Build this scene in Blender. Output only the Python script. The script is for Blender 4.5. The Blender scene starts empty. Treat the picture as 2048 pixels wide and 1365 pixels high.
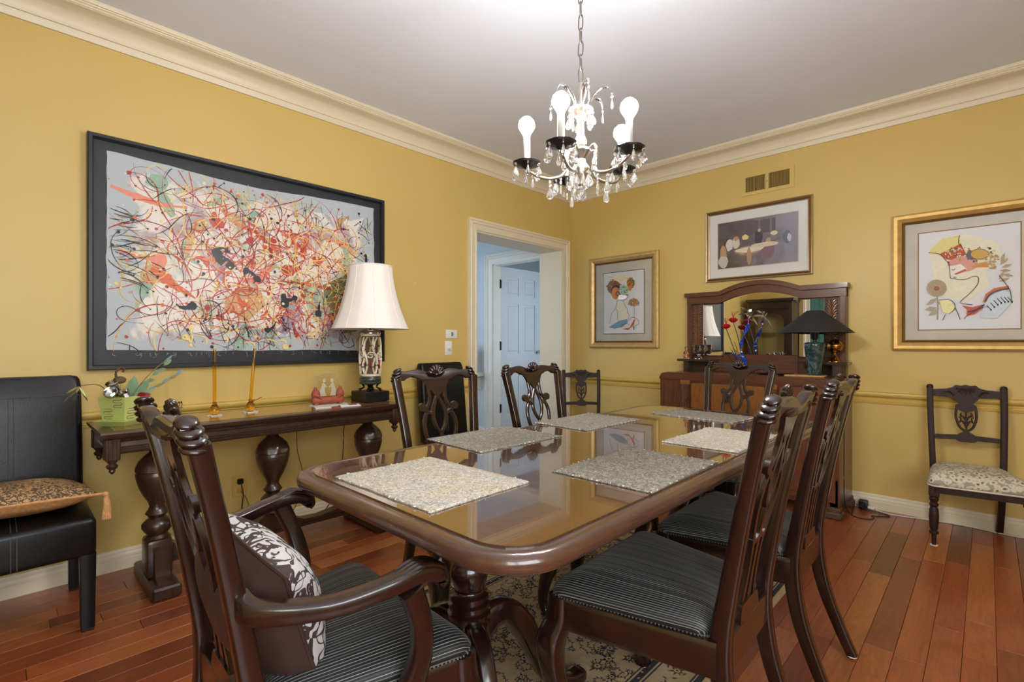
import bpy, bmesh, math, random
from mathutils import Vector, Matrix, noise
R = math.radians
PI = math.pi
scene = bpy.context.scene
COL = scene.collection
rnd = random.Random(7)

# ------------------------------------------------------------------ camera
cam_data = bpy.data.cameras.new('camera')
cam = bpy.data.objects.new('camera', cam_data)
COL.objects.link(cam)
cam.location = (3.104, -4.121, 1.12)
cam.rotation_euler = (R(90), 0, R(43.834))
cam_data.sensor_width = 36
cam_data.lens = 992.3 / 2048 * 36
cam_data.shift_y = 4.25 / 2048
cam_data.clip_start = 0.02
scene.camera = cam
# ------------------------------------------------------------------ world, exposure
world = bpy.data.worlds.new('world')
scene.world = world
world.use_nodes = True
world.node_tree.nodes['Background'].inputs[0].default_value = (.75, .85, 1, 1)
world.node_tree.nodes['Background'].inputs[1].default_value = 1.0
vs = scene.view_settings
vs.view_transform = 'Standard'
vs.look = 'None'
vs.gamma = 1
vs.use_curve_mapping = False
vs.exposure = 0.34
BULB = 265.0      # emission of each chandelier bulb
WINDOW = 9.0      # daylight in the dining room windows
HALLWIN = 3.2     # daylight in the hall window and the added far-room window

# ------------------------------------------------------------------ materials
MATS = {}
def srgb(r, g, b):
    f = lambda c: c / 12.92 if c <= .04045 else ((c + .055) / 1.055) ** 2.4
    return (f(r / 255), f(g / 255), f(b / 255), 1)
class NT:
    def __init__(s, name):
        s.m = bpy.data.materials.new(name); s.m.use_nodes = True
        s.t = s.m.node_tree; s.p = s.t.nodes['Principled BSDF']; MATS[name] = s.m
    def n(s, typ, **k):
        nd = s.t.nodes.new('ShaderNode' + typ)
        for a, v in k.items():
            if a[0] == 'i' and a[1:].isdigit(): nd.inputs[int(a[1:])].default_value = v
            else: setattr(nd, a, v)
        return nd
    def l(s, a, b): s.t.links.new(a, b)
    def coords(s, scale=(1, 1, 1), kind='Object', rand=False):
        tc = s.n('TexCoord'); mp = s.n('Mapping'); s.l(tc.outputs[kind], mp.inputs[0])
        mp.inputs['Scale'].default_value = scale
        if rand:
            oi = s.n('ObjectInfo'); mu = s.n('Math', operation='MULTIPLY', i1=137.0)
            s.l(oi.outputs['Random'], mu.inputs[0])
            cx = s.n('CombineXYZ')
            for q in range(3): s.l(mu.outputs[0], cx.inputs[q])
            s.l(cx.outputs[0], mp.inputs['Location'])
        return mp.outputs[0]
    def noise(s, vec, scale=5, detail=4, rough=.5, dist=0):
        nd = s.n('TexNoise'); s.l(vec, nd.inputs['Vector'])
        nd.inputs['Scale'].default_value = scale; nd.inputs['Detail'].default_value = detail
        nd.inputs['Roughness'].default_value = rough; nd.inputs['Distortion'].default_value = dist
        return nd.outputs['Fac']
    def ramp(s, fac, stops, interp='LINEAR'):
        nd = s.n('ValToRGB'); s.l(fac, nd.inputs[0]); cr = nd.color_ramp; cr.interpolation = interp
        while len(cr.elements) < len(stops): cr.elements.new(.5)
        for e, (p, c) in zip(cr.elements, stops): e.position = p; e.color = c
        return nd.outputs[0]
    def mix(s, fac, a, b, mode='MIX'):
        nd = s.n('MixRGB', blend_type=mode)
        for q, v in ((0, fac), (1, a), (2, b)):
            if hasattr(v, 'links'): s.l(v, nd.inputs[q])
            else: nd.inputs[q].default_value = v
        return nd.outputs[0]
    def math(s, op, a, b=0.0):
        nd = s.n('Math', operation=op)
        for q, v in ((0, a), (1, b)):
            if hasattr(v, 'links'): s.l(v, nd.inputs[q])
            else: nd.inputs[q].default_value = v
        return nd.outputs[0]
    def bump(s, h, strength=.2, dist=.01):
        nd = s.n('Bump'); nd.inputs['Strength'].default_value = strength; nd.inputs['Distance'].default_value = dist
        s.l(h, nd.inputs['Height']); s.l(nd.outputs[0], s.p.inputs['Normal'])
    def base(s, v):
        if hasattr(v, 'links'): s.l(v, s.p.inputs['Base Color'])
        else: s.p.inputs['Base Color'].default_value = v
    def set(s, **k):
        for a, v in k.items(): s.p.inputs[a.replace('_', ' ')].default_value = v
        return s
def plain(name, c, rough=.5, metal=0, noise_amt=.06, nscale=30, bump=0, **k):
    m = NT(name); c = srgb(*c)
    if noise_amt:
        f = m.noise(m.coords(), nscale, 3)
        lo = tuple(x * (1 - noise_amt) for x in c[:3]) + (1,); hi = tuple(min(1, x * (1 + noise_amt)) for x in c[:3]) + (1,)
        m.base(m.ramp(f, [(.3, lo), (.7, hi)]))
        if bump: m.bump(f, bump, .004)
    else: m.base(c)
    m.set(Roughness=rough, Metallic=metal, **k)
    return m
def wood(name, dark, light, stretch=(14, 14, 1.6), rough=.25, coat=.5, scale=3, rand=False, bump=.04):
    m = NT(name); v = m.coords(stretch, rand=rand)
    f = m.noise(v, scale, 6, .6, .6); g = m.noise(v, scale * 6, 3, .6)
    mixf = m.math('ADD', m.math('MULTIPLY', f, .75), m.math('MULTIPLY', g, .25))
    m.base(m.ramp(mixf, [(.3, srgb(*dark)), (.7, srgb(*light))]))
    m.bump(g, bump, .003)
    m.set(Roughness=rough, Coat_Weight=coat, Coat_Roughness=.12)
    return m

plain('wall_paint', (210, 181, 106), .42, nscale=2.0, noise_amt=.015)
plain('rail_paint', (209, 177, 88), .35, nscale=2.0, noise_amt=.015)
plain('ceiling_paint', (232, 238, 250), .9, nscale=3, noise_amt=.01)
plain('cream_paint', (226, 214, 186), .4, nscale=8, noise_amt=.015)
plain('white_paint', (222, 220, 214), .4, nscale=8, noise_amt=.02)
plain('blue_wall', (196, 206, 214), .6, nscale=3, noise_amt=.015)
plain('door_white', (196, 202, 206), .45, nscale=6, noise_amt=.02)
plain('teal_paint', (70, 120, 112), .4)
plain('plastic_white', (228, 226, 220), .35, noise_amt=0)
plain('plastic_black', (18, 18, 19), .4, noise_amt=0)
plain('switch_grey', (120, 112, 100), .4, noise_amt=0)
plain('plug_yellow', (190, 160, 80), .4, noise_amt=0)
plain('frame_black', (34, 36, 42), .35)
plain('mat_black', (34, 36, 43), .55, nscale=60)
plain('gold', (196, 164, 104), .42, .45, .12, 25)
plain('gold_bright', (212, 176, 104), .4, .45, .12, 25)
plain('gold_dark', (120, 84, 40), .45, .7)
plain('silver_gold', (205, 190, 165), .3, .85, .1, 25)
plain('bronze', (150, 112, 60), .35, .8)
plain('mat_board', (206, 200, 186), .8, nscale=9, noise_amt=.07)
plain('mat_white', (228, 226, 218), .8, noise_amt=.01)
plain('paper', (232, 232, 236), .7, noise_amt=.01)
plain('iron', (48, 44, 40), .4, .8)
plain('pewter', (172, 164, 152), .28, .95, .15, 30)
plain('silver', (200, 200, 200), .14, 1, .05, 30)
plain('brass', (170, 125, 60), .25, 1, .1, 30)
plain('leather_black', (14, 14, 15), .36, Specular_IOR_Level=.35, nscale=180, noise_amt=.25, bump=.12)
plain('thread', (70, 70, 70), .7, noise_amt=0)
plain('shade_white', (238, 230, 222), .85, nscale=80, noise_amt=.02)
plain('shade_black', (36, 36, 38), .75, nscale=200, noise_amt=.1)
plain('clay_red', (160, 78, 58), .6, nscale=30, noise_amt=.25, bump=.3)
plain('green_glaze', (188, 202, 118), .35, nscale=12, noise_amt=.06)
plain('green_dark', (52, 60, 48), .3)
plain('leaf_sage', (112, 144, 110), .6, nscale=25, noise_amt=.15)
plain('leaf_olive', (128, 118, 62), .6, nscale=25, noise_amt=.2)
plain('leaf_blue', (118, 138, 142), .6, nscale=25, noise_amt=.15)
plain('petal_red', (150, 20, 32), .5, nscale=25, noise_amt=.2)
plain('red_gloss', (178, 22, 34), .25, noise_amt=.1)
plain('blue_gloss', (28, 62, 178), .2, noise_amt=.1)
plain('pod_brown', (96, 74, 50), .7, nscale=40, noise_amt=.3, bump=.3)
plain('tan_rope', (196, 146, 92), .7, nscale=90, noise_amt=.2)
plain('chain_metal', (128, 122, 114), .35, .9)
plain('bobeche', (70, 70, 72), .3, .9)
plain('candle_white', (150, 146, 142), .5, noise_amt=0)
plain('cord_black', (22, 20, 18), .5, noise_amt=0)
plain('cord_tan', (120, 92, 44), .5, noise_amt=0)
plain('cord_white', (225, 222, 212), .5, noise_amt=0)
plain('felt_white', (226, 222, 214), .9, noise_amt=0)
plain('orange_liquid', (226, 120, 60), .2, noise_amt=0)
plain('carved_cream', (222, 208, 184), .5, nscale=40, noise_amt=.12)
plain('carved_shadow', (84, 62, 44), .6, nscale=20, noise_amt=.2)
plain('carved_red', (140, 60, 56), .5)
plain('carved_olive', (150, 128, 74), .5)
plain('satin_brown', (62, 45, 41), .4, nscale=12, noise_amt=.12)
plain('fringe_white', (216, 206, 192), .9, nscale=70, noise_amt=.1)
plain('nail_silver', (150, 156, 160), .35, .8, 0)
plain('vent_dark', (70, 58, 34), .8, noise_amt=0)
plain('fibre_white', (236, 234, 226), .8, noise_amt=0)
wood('mahogany', (18, 9, 8), (44, 22, 17), rough=.26, coat=.7)
wood('walnut_dark', (34, 22, 16), (74, 50, 36), rough=.32, coat=.3)
wood('console_top', (104, 66, 36), (150, 100, 56), (14, 1.6, 14), .22, .6)
wood('oak_brown', (74, 42, 26), (112, 68, 42), (14, 14, 2), .35, .3)
wood('oak_brown_h', (74, 42, 26), (112, 68, 42), (2, 14, 14), .35, .3)
wood('carved_wood', (104, 64, 40), (146, 98, 66), (14, 14, 3), .3, .4)
wood('oak_light', (120, 74, 32), (158, 104, 50), (30, 30, 5), .32, .4)
wood('oak_red', (92, 50, 32), (124, 72, 48), (26, 26, 4), .35, .3)
wood('edwardian', (30, 17, 14), (58, 34, 27), (20, 20, 2), .5, .0).set(Specular_IOR_Level=.3)
wood('table_edge', (66, 42, 32), (88, 60, 46), (6, 1.5, 6), .26, .7)
wood('weathered', (60, 42, 30), (104, 80, 60), (14, 14, 2), .5, .1)
m = wood('table_top', (74, 46, 28), (106, 70, 42), (9, 1.2, 9), .1, 1)
m.set(Coat_Roughness=.02, Coat_IOR=2.1, Specular_IOR_Level=.8)

m = NT('plank_wood')                      # jatoba boards: tone by board, grain along the board
oi = m.n('ObjectInfo'); v = m.coords((26, 2.2, 26), rand=True)
tone = m.ramp(oi.outputs['Random'], [(0, srgb(112, 58, 36)), (.12, srgb(140, 72, 42)), (.45, srgb(158, 82, 46)), (.7, srgb(168, 94, 52)), (.93, srgb(182, 112, 64)), (1, srgb(104, 58, 40))])
f = m.noise(v, 2.2, 6, .6, 1.2)
m.base(m.mix(1, tone, m.ramp(f, [(.25, (.62, .56, .52, 1)), (.75, (1.15, 1.12, 1.08, 1))]), 'MULTIPLY'))
m.bump(f, .03, .002); m.set(Roughness=.28, Coat_Weight=.25, Coat_Roughness=.2)

m = NT('stripe_fabric')                   # black upholstery with thin pale stripes running front to back
at_ = m.n('Attribute'); at_.attribute_name = 'stripe_u'; u = at_.outputs['Fac']
cx_ = m.n('CombineXYZ'); m.l(u, cx_.inputs[0]); n1 = m.noise(cx_.outputs[0], 45, 2, .6)
fr_ = m.math('FRACT', m.math('MULTIPLY', u, 105.0))
ln = m.ramp(fr_, [(.62, (0, 0, 0, 1)), (.74, (1, 1, 1, 1)), (.82, (1, 1, 1, 1)), (.94, (0, 0, 0, 1))])
f2 = m.math('MULTIPLY', ln, m.ramp(n1, [(.38, (.12, .12, .12, 1)), (.62, (.8, .8, .8, 1))]))
m.base(m.mix(f2, srgb(16, 17, 19), srgb(186, 190, 186))); m.set(Roughness=.55, Sheen_Weight=.1)

m = NT('floral_fabric')                   # cream tapestry with small sprigs
v = m.coords((24, 24, 24)); vo = m.n('TexVoronoi'); m.l(v, vo.inputs['Vector']); vo.inputs['Scale'].default_value = 1.6
n1 = m.noise(v, 3, 3, .6)
d = m.math('ADD', vo.outputs['Distance'], m.math('MULTIPLY', n1, .55))
m.base(m.ramp(d, [(.40, srgb(96, 80, 66)), (.5, srgb(150, 136, 116)), (.58, srgb(206, 196, 176)), (.8, srgb(212, 202, 182)), (.95, srgb(160, 150, 130))]))
m.set(Roughness=.85)

def damask(name, bg, fg, sc, wid):
    m = NT(name); v = m.coords((sc, sc, sc)); n1 = m.noise(v, 1.0, 1.5, .5, 3.2); n2 = m.noise(v, 1.6, 1, .5, 2.0)
    r1 = m.math('ABSOLUTE', m.math('SUBTRACT', n1, .5)); r2 = m.math('ABSOLUTE', m.math('SUBTRACT', n2, .52))
    f = m.math('MINIMUM', m.math('MULTIPLY', r1, .8), r2)
    m.base(m.ramp(f, [(wid, srgb(*fg)), (wid + .008, srgb(*bg))])); m.set(Roughness=.75)
damask('damask_gold', (190, 148, 102), (82, 70, 50), 20, .035)
damask('damask_white', (196, 194, 194), (58, 46, 44), 8, .03)

m = NT('placemat_fibre'); v = m.coords((1, 1, 1), rand=True)
a = m.noise(v, 90, 5, .7, 2); b = m.noise(v, 12, 3)
m.base(m.mix(m.ramp(b, [(.4, (0, 0, 0, 1)), (.65, (1, 1, 1, 1))]), m.ramp(a, [(.35, srgb(128, 118, 100)), (.5, srgb(182, 172, 150)), (.62, srgb(212, 206, 190))]), m.ramp(a, [(.35, srgb(118, 114, 106)), (.5, srgb(172, 168, 158)), (.62, srgb(214, 212, 206))])))
m.bump(a, .6, .003); m.set(Roughness=.8)
m = NT('placemat_grey'); v = m.coords((1, 1, 1), rand=True)
a = m.noise(v, 80, 5, .7, 2)
m.base(m.ramp(a, [(.35, srgb(80, 75, 68)), (.5, srgb(126, 120, 108)), (.64, srgb(180, 175, 162))])); m.bump(a, .6, .003); m.set(Roughness=.8)

m = NT('rug_field'); a = m.noise(m.coords(), 14, 5, .7)
m.base(m.ramp(a, [(.3, srgb(172, 150, 116)), (.7, srgb(206, 184, 148))])); m.bump(m.noise(m.coords(), 400, 2), .4, .003); m.set(Roughness=.95)
plain('rug_navy', (52, 54, 64), .95, nscale=60, noise_amt=.25)
plain('rug_umber', (92, 74, 58), .95, nscale=60, noise_amt=.2)
plain('rug_band', (196, 178, 142), .95, nscale=60, noise_amt=.1)

m = NT('marble_teal'); v = m.coords((1, 1, 1))
a = m.noise(v, 16, 6, .7, 1.5)
m.base(m.ramp(a, [(.3, srgb(22, 38, 42)), (.5, srgb(42, 66, 70)), (.6, srgb(90, 110, 110)), (.64, srgb(50, 76, 78))])); m.set(Roughness=.12, Coat_Weight=.5)

def glassy(name, col, rough=0, ior=1.5, trans=1):
    m = NT(name); m.base(col); m.set(Roughness=rough, IOR=ior, Transmission_Weight=trans); return m
glassy('crystal', (1, 1, 1, 1), 0, 1.5, .93).set(Specular_IOR_Level=1.0)
glassy('clear_glass', (.96, .98, .96, 1), 0, 1.3)
glassy('amber_glass', srgb(244, 196, 70), .03, 1.4)
glassy('bottle_glass', (.95, .97, .98, 1), .02, 1.4)
glassy('etched', (.93, .93, .88, 1), .45, 1.2, .75)
def pane(name):                            # thin picture glass: see-through with a faint reflection
    m = NT(name); tr = m.n('BsdfTransparent'); gl = m.n('BsdfGlossy'); gl.inputs['Roughness'].default_value = .01
    fr = m.n('Fresnel'); fr.inputs[0].default_value = 1.45; mx = m.n('MixShader')
    m.l(fr.outputs[0], mx.inputs[0]); m.l(tr.outputs[0], mx.inputs[1]); m.l(gl.outputs[0], mx.inputs[2])
    m.l(mx.outputs[0], m.t.nodes['Material Output'].inputs[0])
pane('picture_glass')
pane('matte_glass'); MATS['matte_glass'].node_tree.nodes['Glossy BSDF'].inputs['Roughness'].default_value = .3; MATS['matte_glass'].node_tree.nodes['Fresnel'].inputs[0].default_value = 1.15
NT('mirror').set(Base_Color=(.86, .88, .87, 1), Metallic=1.0, Roughness=.005)
def emit(name, c, s):
    m = NT(name); m.base((.8, .8, .8, 1)); m.set(Emission_Color=c, Emission_Strength=s); return m
emit('bulb_light', (1, .96, .93, 1), BULB)
emit('day_pane', (.86, .93, 1, 1), WINDOW)
emit('hall_pane', (.62, .8, 1, 1), HALLWIN)

m = NT('canvas_ground')                    # patches of white, pale blue, mint and lilac paint on canvas
v = m.coords((1, 1, 1)); n1 = m.noise(v, 3.2, 4, .6, .5); n2 = m.noise(v, 4.1, 3, .6, 2); n3 = m.noise(v, 40, 3)
c = m.ramp(n1, [(.36, srgb(150, 178, 160)), (.45, srgb(222, 216, 206)), (.56, srgb(226, 220, 212)), (.62, srgb(176, 166, 178)), (.7, srgb(206, 150, 116))])
sp = m.n('SeparateXYZ'); tc = m.n('TexCoord'); m.l(tc.outputs['Object'], sp.inputs[0])
ey = m.math('ABSOLUTE', sp.outputs[1]); ez = m.math('ABSOLUTE', sp.outputs[2])
edge = m.math('MAXIMUM', m.math('SUBTRACT', ey, .60), m.math('SUBTRACT', ez, .37))
edge = m.math('ADD', edge, m.math('MULTIPLY', m.math('SUBTRACT', n2, .5), .28))
m.base(m.mix(m.ramp(edge, [(.0, (0, 0, 0, 1)), (.03, (1, 1, 1, 1))]), c, srgb(180, 188, 192)))
m.bump(n3, .2, .003); m.set(Roughness=.6)
PAL = {}
def flat(c):
    k = 'paint_%02x%02x%02x' % c
    if k not in MATS: plain(k, c, .55, noise_amt=.05, nscale=60)
    return k

# ------------------------------------------------------------------ geometry kit
def rrect(w, h, r=0, n=4):
    if r <= 0: return [(-w, -h), (w, -h), (w, h), (-w, h)]
    o = []
    for cx, cy, a0 in ((w - r, -h + r, -90), (w - r, h - r, 0), (-w + r, h - r, 90), (-w + r, -h + r, 180)):
        for i in range(n + 1):
            a = R(a0 + 90 * i / n); o.append((cx + r * math.cos(a), cy + r * math.sin(a)))
    return o
def circ(n=8): return [(math.cos(2 * PI * i / n), math.sin(2 * PI * i / n)) for i in range(n)]
RSEC = rrect(1, 1, .35, 2)
def catmull(P, n=6):
    P = [Vector(p) for p in P]; o = []
    for i in range(len(P) - 1):
        a = P[max(i - 1, 0)]; b = P[i]; c = P[i + 1]; d = P[min(i + 2, len(P) - 1)]
        for k in range(n):
            t = k / n
            o.append(.5 * ((2 * b) + (c - a) * t + (2 * a - 5 * b + 4 * c - d) * t * t + (3 * b - a - 3 * c + d) * t ** 3))
    o.append(P[-1]); return o
def lerp_list(v, n):
    o = []
    for i in range(n):
        f = i / max(1, n - 1) * (len(v) - 1); k = min(int(f), len(v) - 2) if len(v) > 1 else 0
        if len(v) == 1: o.append(v[0]); continue
        t = f - k; a, b = v[k], v[k + 1]
        o.append(tuple(x + (y - x) * t for x, y in zip(a, b)) if isinstance(a, tuple) else a + (b - a) * t)
    return o
class B:
    def __init__(s): s.v = []; s.f = []; s.m = []; s.slots = []; s.mi = 0; s.M = None
    def use(s, name):
        if name not in s.slots: s.slots.append(name)
        s.mi = s.slots.index(name); return s
    def add(s, vs, fs):
        o = len(s.v)
        if s.M is not None: vs = [s.M @ Vector(p) for p in vs]
        s.v += [tuple(p) for p in vs]
        s.f += [tuple(i + o for i in f) for f in fs]; s.m += [s.mi] * len(fs); return s
    def box(s, c, d, rot=None, bev=0, seg=1):
        bm = bmesh.new(); bmesh.ops.create_cube(bm, size=1)
        for v in bm.verts: v.co = Vector((v.co.x * d[0], v.co.y * d[1], v.co.z * d[2]))
        if bev: bmesh.ops.bevel(bm, geom=bm.edges[:], offset=min(bev, min(d) * .45), segments=seg, profile=.5, affect='EDGES')
        Mx = Matrix.Translation(c) @ (rot.to_4x4() if rot else Matrix())
        bm.verts.index_update()
        s.add([Mx @ v.co for v in bm.verts], [[v.index for v in f.verts] for f in bm.faces]); bm.free(); return s
    def span(s, x0, x1, y0, y1, z0, z1, bev=0, seg=1):
        return s.box(((x0 + x1) / 2, (y0 + y1) / 2, (z0 + z1) / 2), (abs(x1 - x0), abs(y1 - y0), abs(z1 - z0)), bev=bev, seg=seg)
    def lathe(s, prof, c=(0, 0, 0), n=20, M=None, flute=None):
        vs = []; fs = []
        for k, (r, z) in enumerate(prof):
            for i in range(n):
                a = 2 * PI * i / n; q = r
                if flute: q = r * flute(a, z)
                p = Vector((q * math.cos(a), q * math.sin(a), z))
                vs.append((M @ p if M else p) + Vector(c))
        L = len(prof)
        for k in range(L - 1):
            for i in range(n):
                j = (i + 1) % n; fs.append((k * n + i, k * n + j, (k + 1) * n + j, (k + 1) * n + i))
        if prof[0][0] > 1e-5: fs.append(tuple(range(n - 1, -1, -1)))
        if prof[-1][0] > 1e-5: fs.append(tuple((L - 1) * n + i for i in range(n)))
        return s.add(vs, fs)
    def sweep(s, path, scale, sec=None, up=(0, 0, 1), closed=False, caps=True):
        P = [Vector(p) for p in path]; N = len(P); sec = sec or circ(8)
        sc = scale if isinstance(scale, list) else [scale] * N
        if len(sc) != N: sc = lerp_list(sc, N)
        vs = []; fs = []; n = len(sec); up = Vector(up); prev = None
        for i, p in enumerate(P):
            if closed: t = P[(i + 1) % N] - P[i - 1]
            else: t = P[min(i + 1, N - 1)] - P[max(i - 1, 0)]
            if t.length < 1e-9: t = Vector((0, 0, 1))
            t.normalize(); a = up.cross(t)
            if a.length < 1e-3: a = prev.copy() if prev is not None else Vector((1, 0, 0)).cross(t)
            a.normalize(); prev = a; b = t.cross(a); q = sc[i]
            if not isinstance(q, tuple): q = (q, q)
            for u, w in sec: vs.append(p + a * (u * q[0]) + b * (w * q[1]))
        for i in range(N if closed else N - 1):
            for k in range(n):
                j = (k + 1) % n; i2 = (i + 1) % N
                fs.append((i * n + k, i * n + j, i2 * n + j, i2 * n + k))
        if caps and not closed:
            fs.append(tuple(range(n - 1, -1, -1))); fs.append(tuple((N - 1) * n + k for k in range(n)))
        return s.add(vs, fs)
    def ell(s, c, r, u=10, v=7, M=None):
        pr = [(math.sin(PI * k / v), -math.cos(PI * k / v)) for k in range(v + 1)]
        vs = []; fs = []
        r = r if isinstance(r, tuple) else (r, r, r)
        for a, z in pr:
            for i in range(u):
                t = 2 * PI * i / u; p = Vector((a * math.cos(t) * r[0], a * math.sin(t) * r[1], z * r[2]))
                vs.append((M @ p if M else p) + Vector(c))
        for k in range(v):
            for i in range(u):
                j = (i + 1) % u; fs.append((k * u + i, k * u + j, (k + 1) * u + j, (k + 1) * u + i))
        return s.add(vs, fs)
    def prism(s, poly, fn, t0, t1):
        """polygon (u,v) extruded between t0 and t1; fn maps (u,v,t) to a point"""
        n = len(poly); vs = [fn(u, v, t0) for u, v in poly] + [fn(u, v, t1) for u, v in poly]
        fs = [tuple(range(n - 1, -1, -1)), tuple(range(n, 2 * n))] + [(i, (i + 1) % n, n + (i + 1) % n, n + i) for i in range(n)]
        return s.add(vs, fs)
    def profile(s, prof, path_pts, closed=False):
        """prof (out, z) swept along 2D path; out is to the left of travel; mitred"""
        P = [Vector(p) for p in path_pts]; N = len(P); n = len(prof); vs = []; fs = []
        for i, p in enumerate(P):
            d0 = (P[i] - P[i - 1]).normalized() if (i > 0 or closed) else None
            d1 = (P[(i + 1) % N] - P[i]).normalized() if (i < N - 1 or closed) else None
            d0 = d0 or d1; d1 = d1 or d0
            n0 = Vector((-d0.y, d0.x)); n1 = Vector((-d1.y, d1.x)); m = (n0 + n1).normalized(); m /= max(.2, m.dot(n0))
            for o, z in prof: vs.append((p.x + m.x * o, p.y + m.y * o, z))
        for i in range(N if closed else N - 1):
            i2 = (i + 1) % N
            for k in range(n - 1): fs.append((i * n + k, i2 * n + k, i2 * n + k + 1, i * n + k + 1))
        if not closed:
            fs.append(tuple(range(n))); fs.append(tuple((N - 1) * n + k for k in range(n - 1, -1, -1)))
        return s.add(vs, fs)
    def grid(s, fn, nu, nv, wrap=False):
        vs = [fn(i / nu, j / nv) for j in range(nv + 1) for i in range(nu + 1)]
        fs = [(j * (nu + 1) + i, j * (nu + 1) + i + 1, (j + 1) * (nu + 1) + i + 1, (j + 1) * (nu + 1) + i) for j in range(nv) for i in range(nu)]
        return s.add(vs, fs)
    def obj(s, name, mat=None, parent=None, loc=None, rot=None, smooth=True, ang=40, flip=True):
        me = bpy.data.meshes.new(name); me.from_pydata(s.v, [], s.f)
        for q in (s.slots if s.slots else [mat]): me.materials.append(MATS[q])
        if s.slots: me.polygons.foreach_set('material_index', s.m)
        if flip:
            bm = bmesh.new(); bm.from_mesh(me); bmesh.ops.recalc_face_normals(bm, faces=bm.faces[:]); bm.to_mesh(me); bm.free()
        if smooth:
            me.polygons.foreach_set('use_smooth', [True] * len(me.polygons)); me.set_sharp_from_angle(angle=R(ang))
        me.update()
        o = bpy.data.objects.new(name, me); COL.objects.link(o)
        if parent: o.parent = parent
        if loc: o.location = loc
        if rot: o.rotation_euler = rot
        return o
def tag(o, label=None, cat=None, group=None, kind=None):
    for k, v in (('label', label), ('category', cat), ('group', group), ('kind', kind)):
        if v: o[k] = v
    return o
def thing(name, label, cat, loc=(0, 0, 0), rz=0, group=None):
    o = bpy.data.objects.new(name, None); COL.objects.link(o); o.empty_display_size = .1
    o.location = loc; o.rotation_euler = (0, 0, rz); return tag(o, label, cat, group)
def struct(o): o['kind'] = 'structure'; return o
def copy_tree(o, parent=None):
    c = o.copy(); COL.objects.link(c); c.parent = parent
    for ch in list(o.children): copy_tree(ch, c)
    return c
# ================================================================== the room
XR, YN, ZC = 4.7, -5.3, 2.71
WT = .29
floor = struct(B().span(-2.4, XR + .15, YN - .15, 2.8, -.06, -.0155).obj('floor', 'walnut_dark', smooth=False))
pw = .0893
plank_me = None
rp = random.Random(3)
rest = B()
ncol = int(XR / pw) + 1
for i in range(ncol):
    x0 = i * pw
    y = YN - rp.random() * .5
    while y < 0:
        L = rp.choice((.32, .45, .55, .7, .85, 1.0, 1.15)) * (.9 + .2 * rp.random()); y1 = min(y + L, -.004)
        if y1 - y > .02:
            a = max(y, YN)
            if y1 > a:
                if x0 < 3.33 and y1 > -4.3:
                    if plank_me is None:
                        o = B().box((0, 0, -.0075), (pw - .0012, 1, .015), bev=.0011).obj('plank', 'plank_wood', floor, smooth=False); plank_me = o.data
                    else:
                        o = bpy.data.objects.new('plank', plank_me); COL.objects.link(o); o.parent = floor
                    o.location = (x0 + pw / 2, (a + y1) / 2, 0); o.scale = (1, y1 - a - .0012, 1)
                else:
                    rest.box((x0 + pw / 2, (a + y1) / 2, -.0075), (pw - .0012, y1 - a - .0012, .015))
        y = y1 if y1 > y else 1
tag(rest.obj('plank_rest', 'plank_wood', floor, smooth=False), kind='stuff')
struct(B().span(-2.4, XR + .15, YN - .15, 2.8, ZC, ZC + .1).obj('ceiling', 'ceiling_paint', smooth=False))

OY0, OY1, OZ = -1.325, -.155, 2.066        # opening to the hall
w = B()
w.span(-WT, 0, YN, OY0, 0, ZC); w.span(-WT, 0, OY0, OY1, OZ, ZC); w.span(-WT, 0, OY1, 0, 0, ZC)
struct(w.obj('wall_left', 'wall_paint', smooth=False))
struct(B().span(-WT, XR + .15, 0, .12, 0, ZC).obj('wall_back', 'wall_paint', smooth=False))
# right wall with a wide window, near wall with a window and the teal door
w = B(); a0, a1, b0, b1 = -5.15, -3.6, .85, 2.3
w.span(XR, XR + .15, YN, a0, 0, ZC); w.span(XR, XR + .15, a1, 0, 0, ZC); w.span(XR, XR + .15, a0, a1, 0, b0); w.span(XR, XR + .15, a0, a1, b1, ZC)
struct(w.obj('wall_right', 'wall_paint', smooth=False))
w = B(); d0, d1 = .98, 1.78; c0, c1 = 3.85, 4.6
w.span(-WT, d0, YN - .15, YN, 0, ZC); w.span(d0, d1, YN - .15, YN, 2.05, ZC); w.span(d1, c0, YN - .15, YN, 0, ZC)
w.span(c1, XR + .15, YN - .15, YN, 0, ZC); w.span(c0, c1, YN - .15, YN, 0, b0); w.span(c0, c1, YN - .15, YN, b1, ZC)
struct(w.obj('wall_near', 'wall_paint', smooth=False))
def window(name, origin, axis, width, z0, z1, pane_mat):
    """framed sash window in a wall; axis is the direction along the wall"""
    fr = B(); ax = Vector(axis); nr = Vector((-ax.y, ax.x, 0)); rot = Matrix((ax, nr, (0, 0, 1))).transposed()
    def bx(u0, u1, za, zb, dep, off=0): fr.box(Vector(origin) + ax * ((u0 + u1) / 2) + nr * off + Vector((0, 0, (za + zb) / 2)), (abs(u1 - u0), dep, zb - za), rot=rot, bev=.004)
    for u in (-.04, width - .04): bx(u, u + .08, z0 - .04, z1 + .04, .1)
    bx(0, width, z0 - .05, z0 + .05, .12); bx(0, width, z1 - .04, z1 + .05, .1)
    for k in (1, 2, 3): bx(width * k / 4 - .015, width * k / 4 + .015, z0, z1, .05)
    bx(0, width, (z0 + z1) / 2 - .02, (z0 + z1) / 2 + .02, .05)
    o = struct(fr.obj(name, 'cream_paint', smooth=False))
    g = B(); c = Vector(origin) + ax * (width / 2) + Vector((0, 0, (z0 + z1) / 2)); g.box(c, (width, .008, z1 - z0), rot=rot)
    g.obj('window_pane', pane_mat, o, smooth=False); return o
window('window_1', (XR + .04, a0, 0), (0, 1, 0), a1 - a0, b0, b1, 'day_pane')
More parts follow.
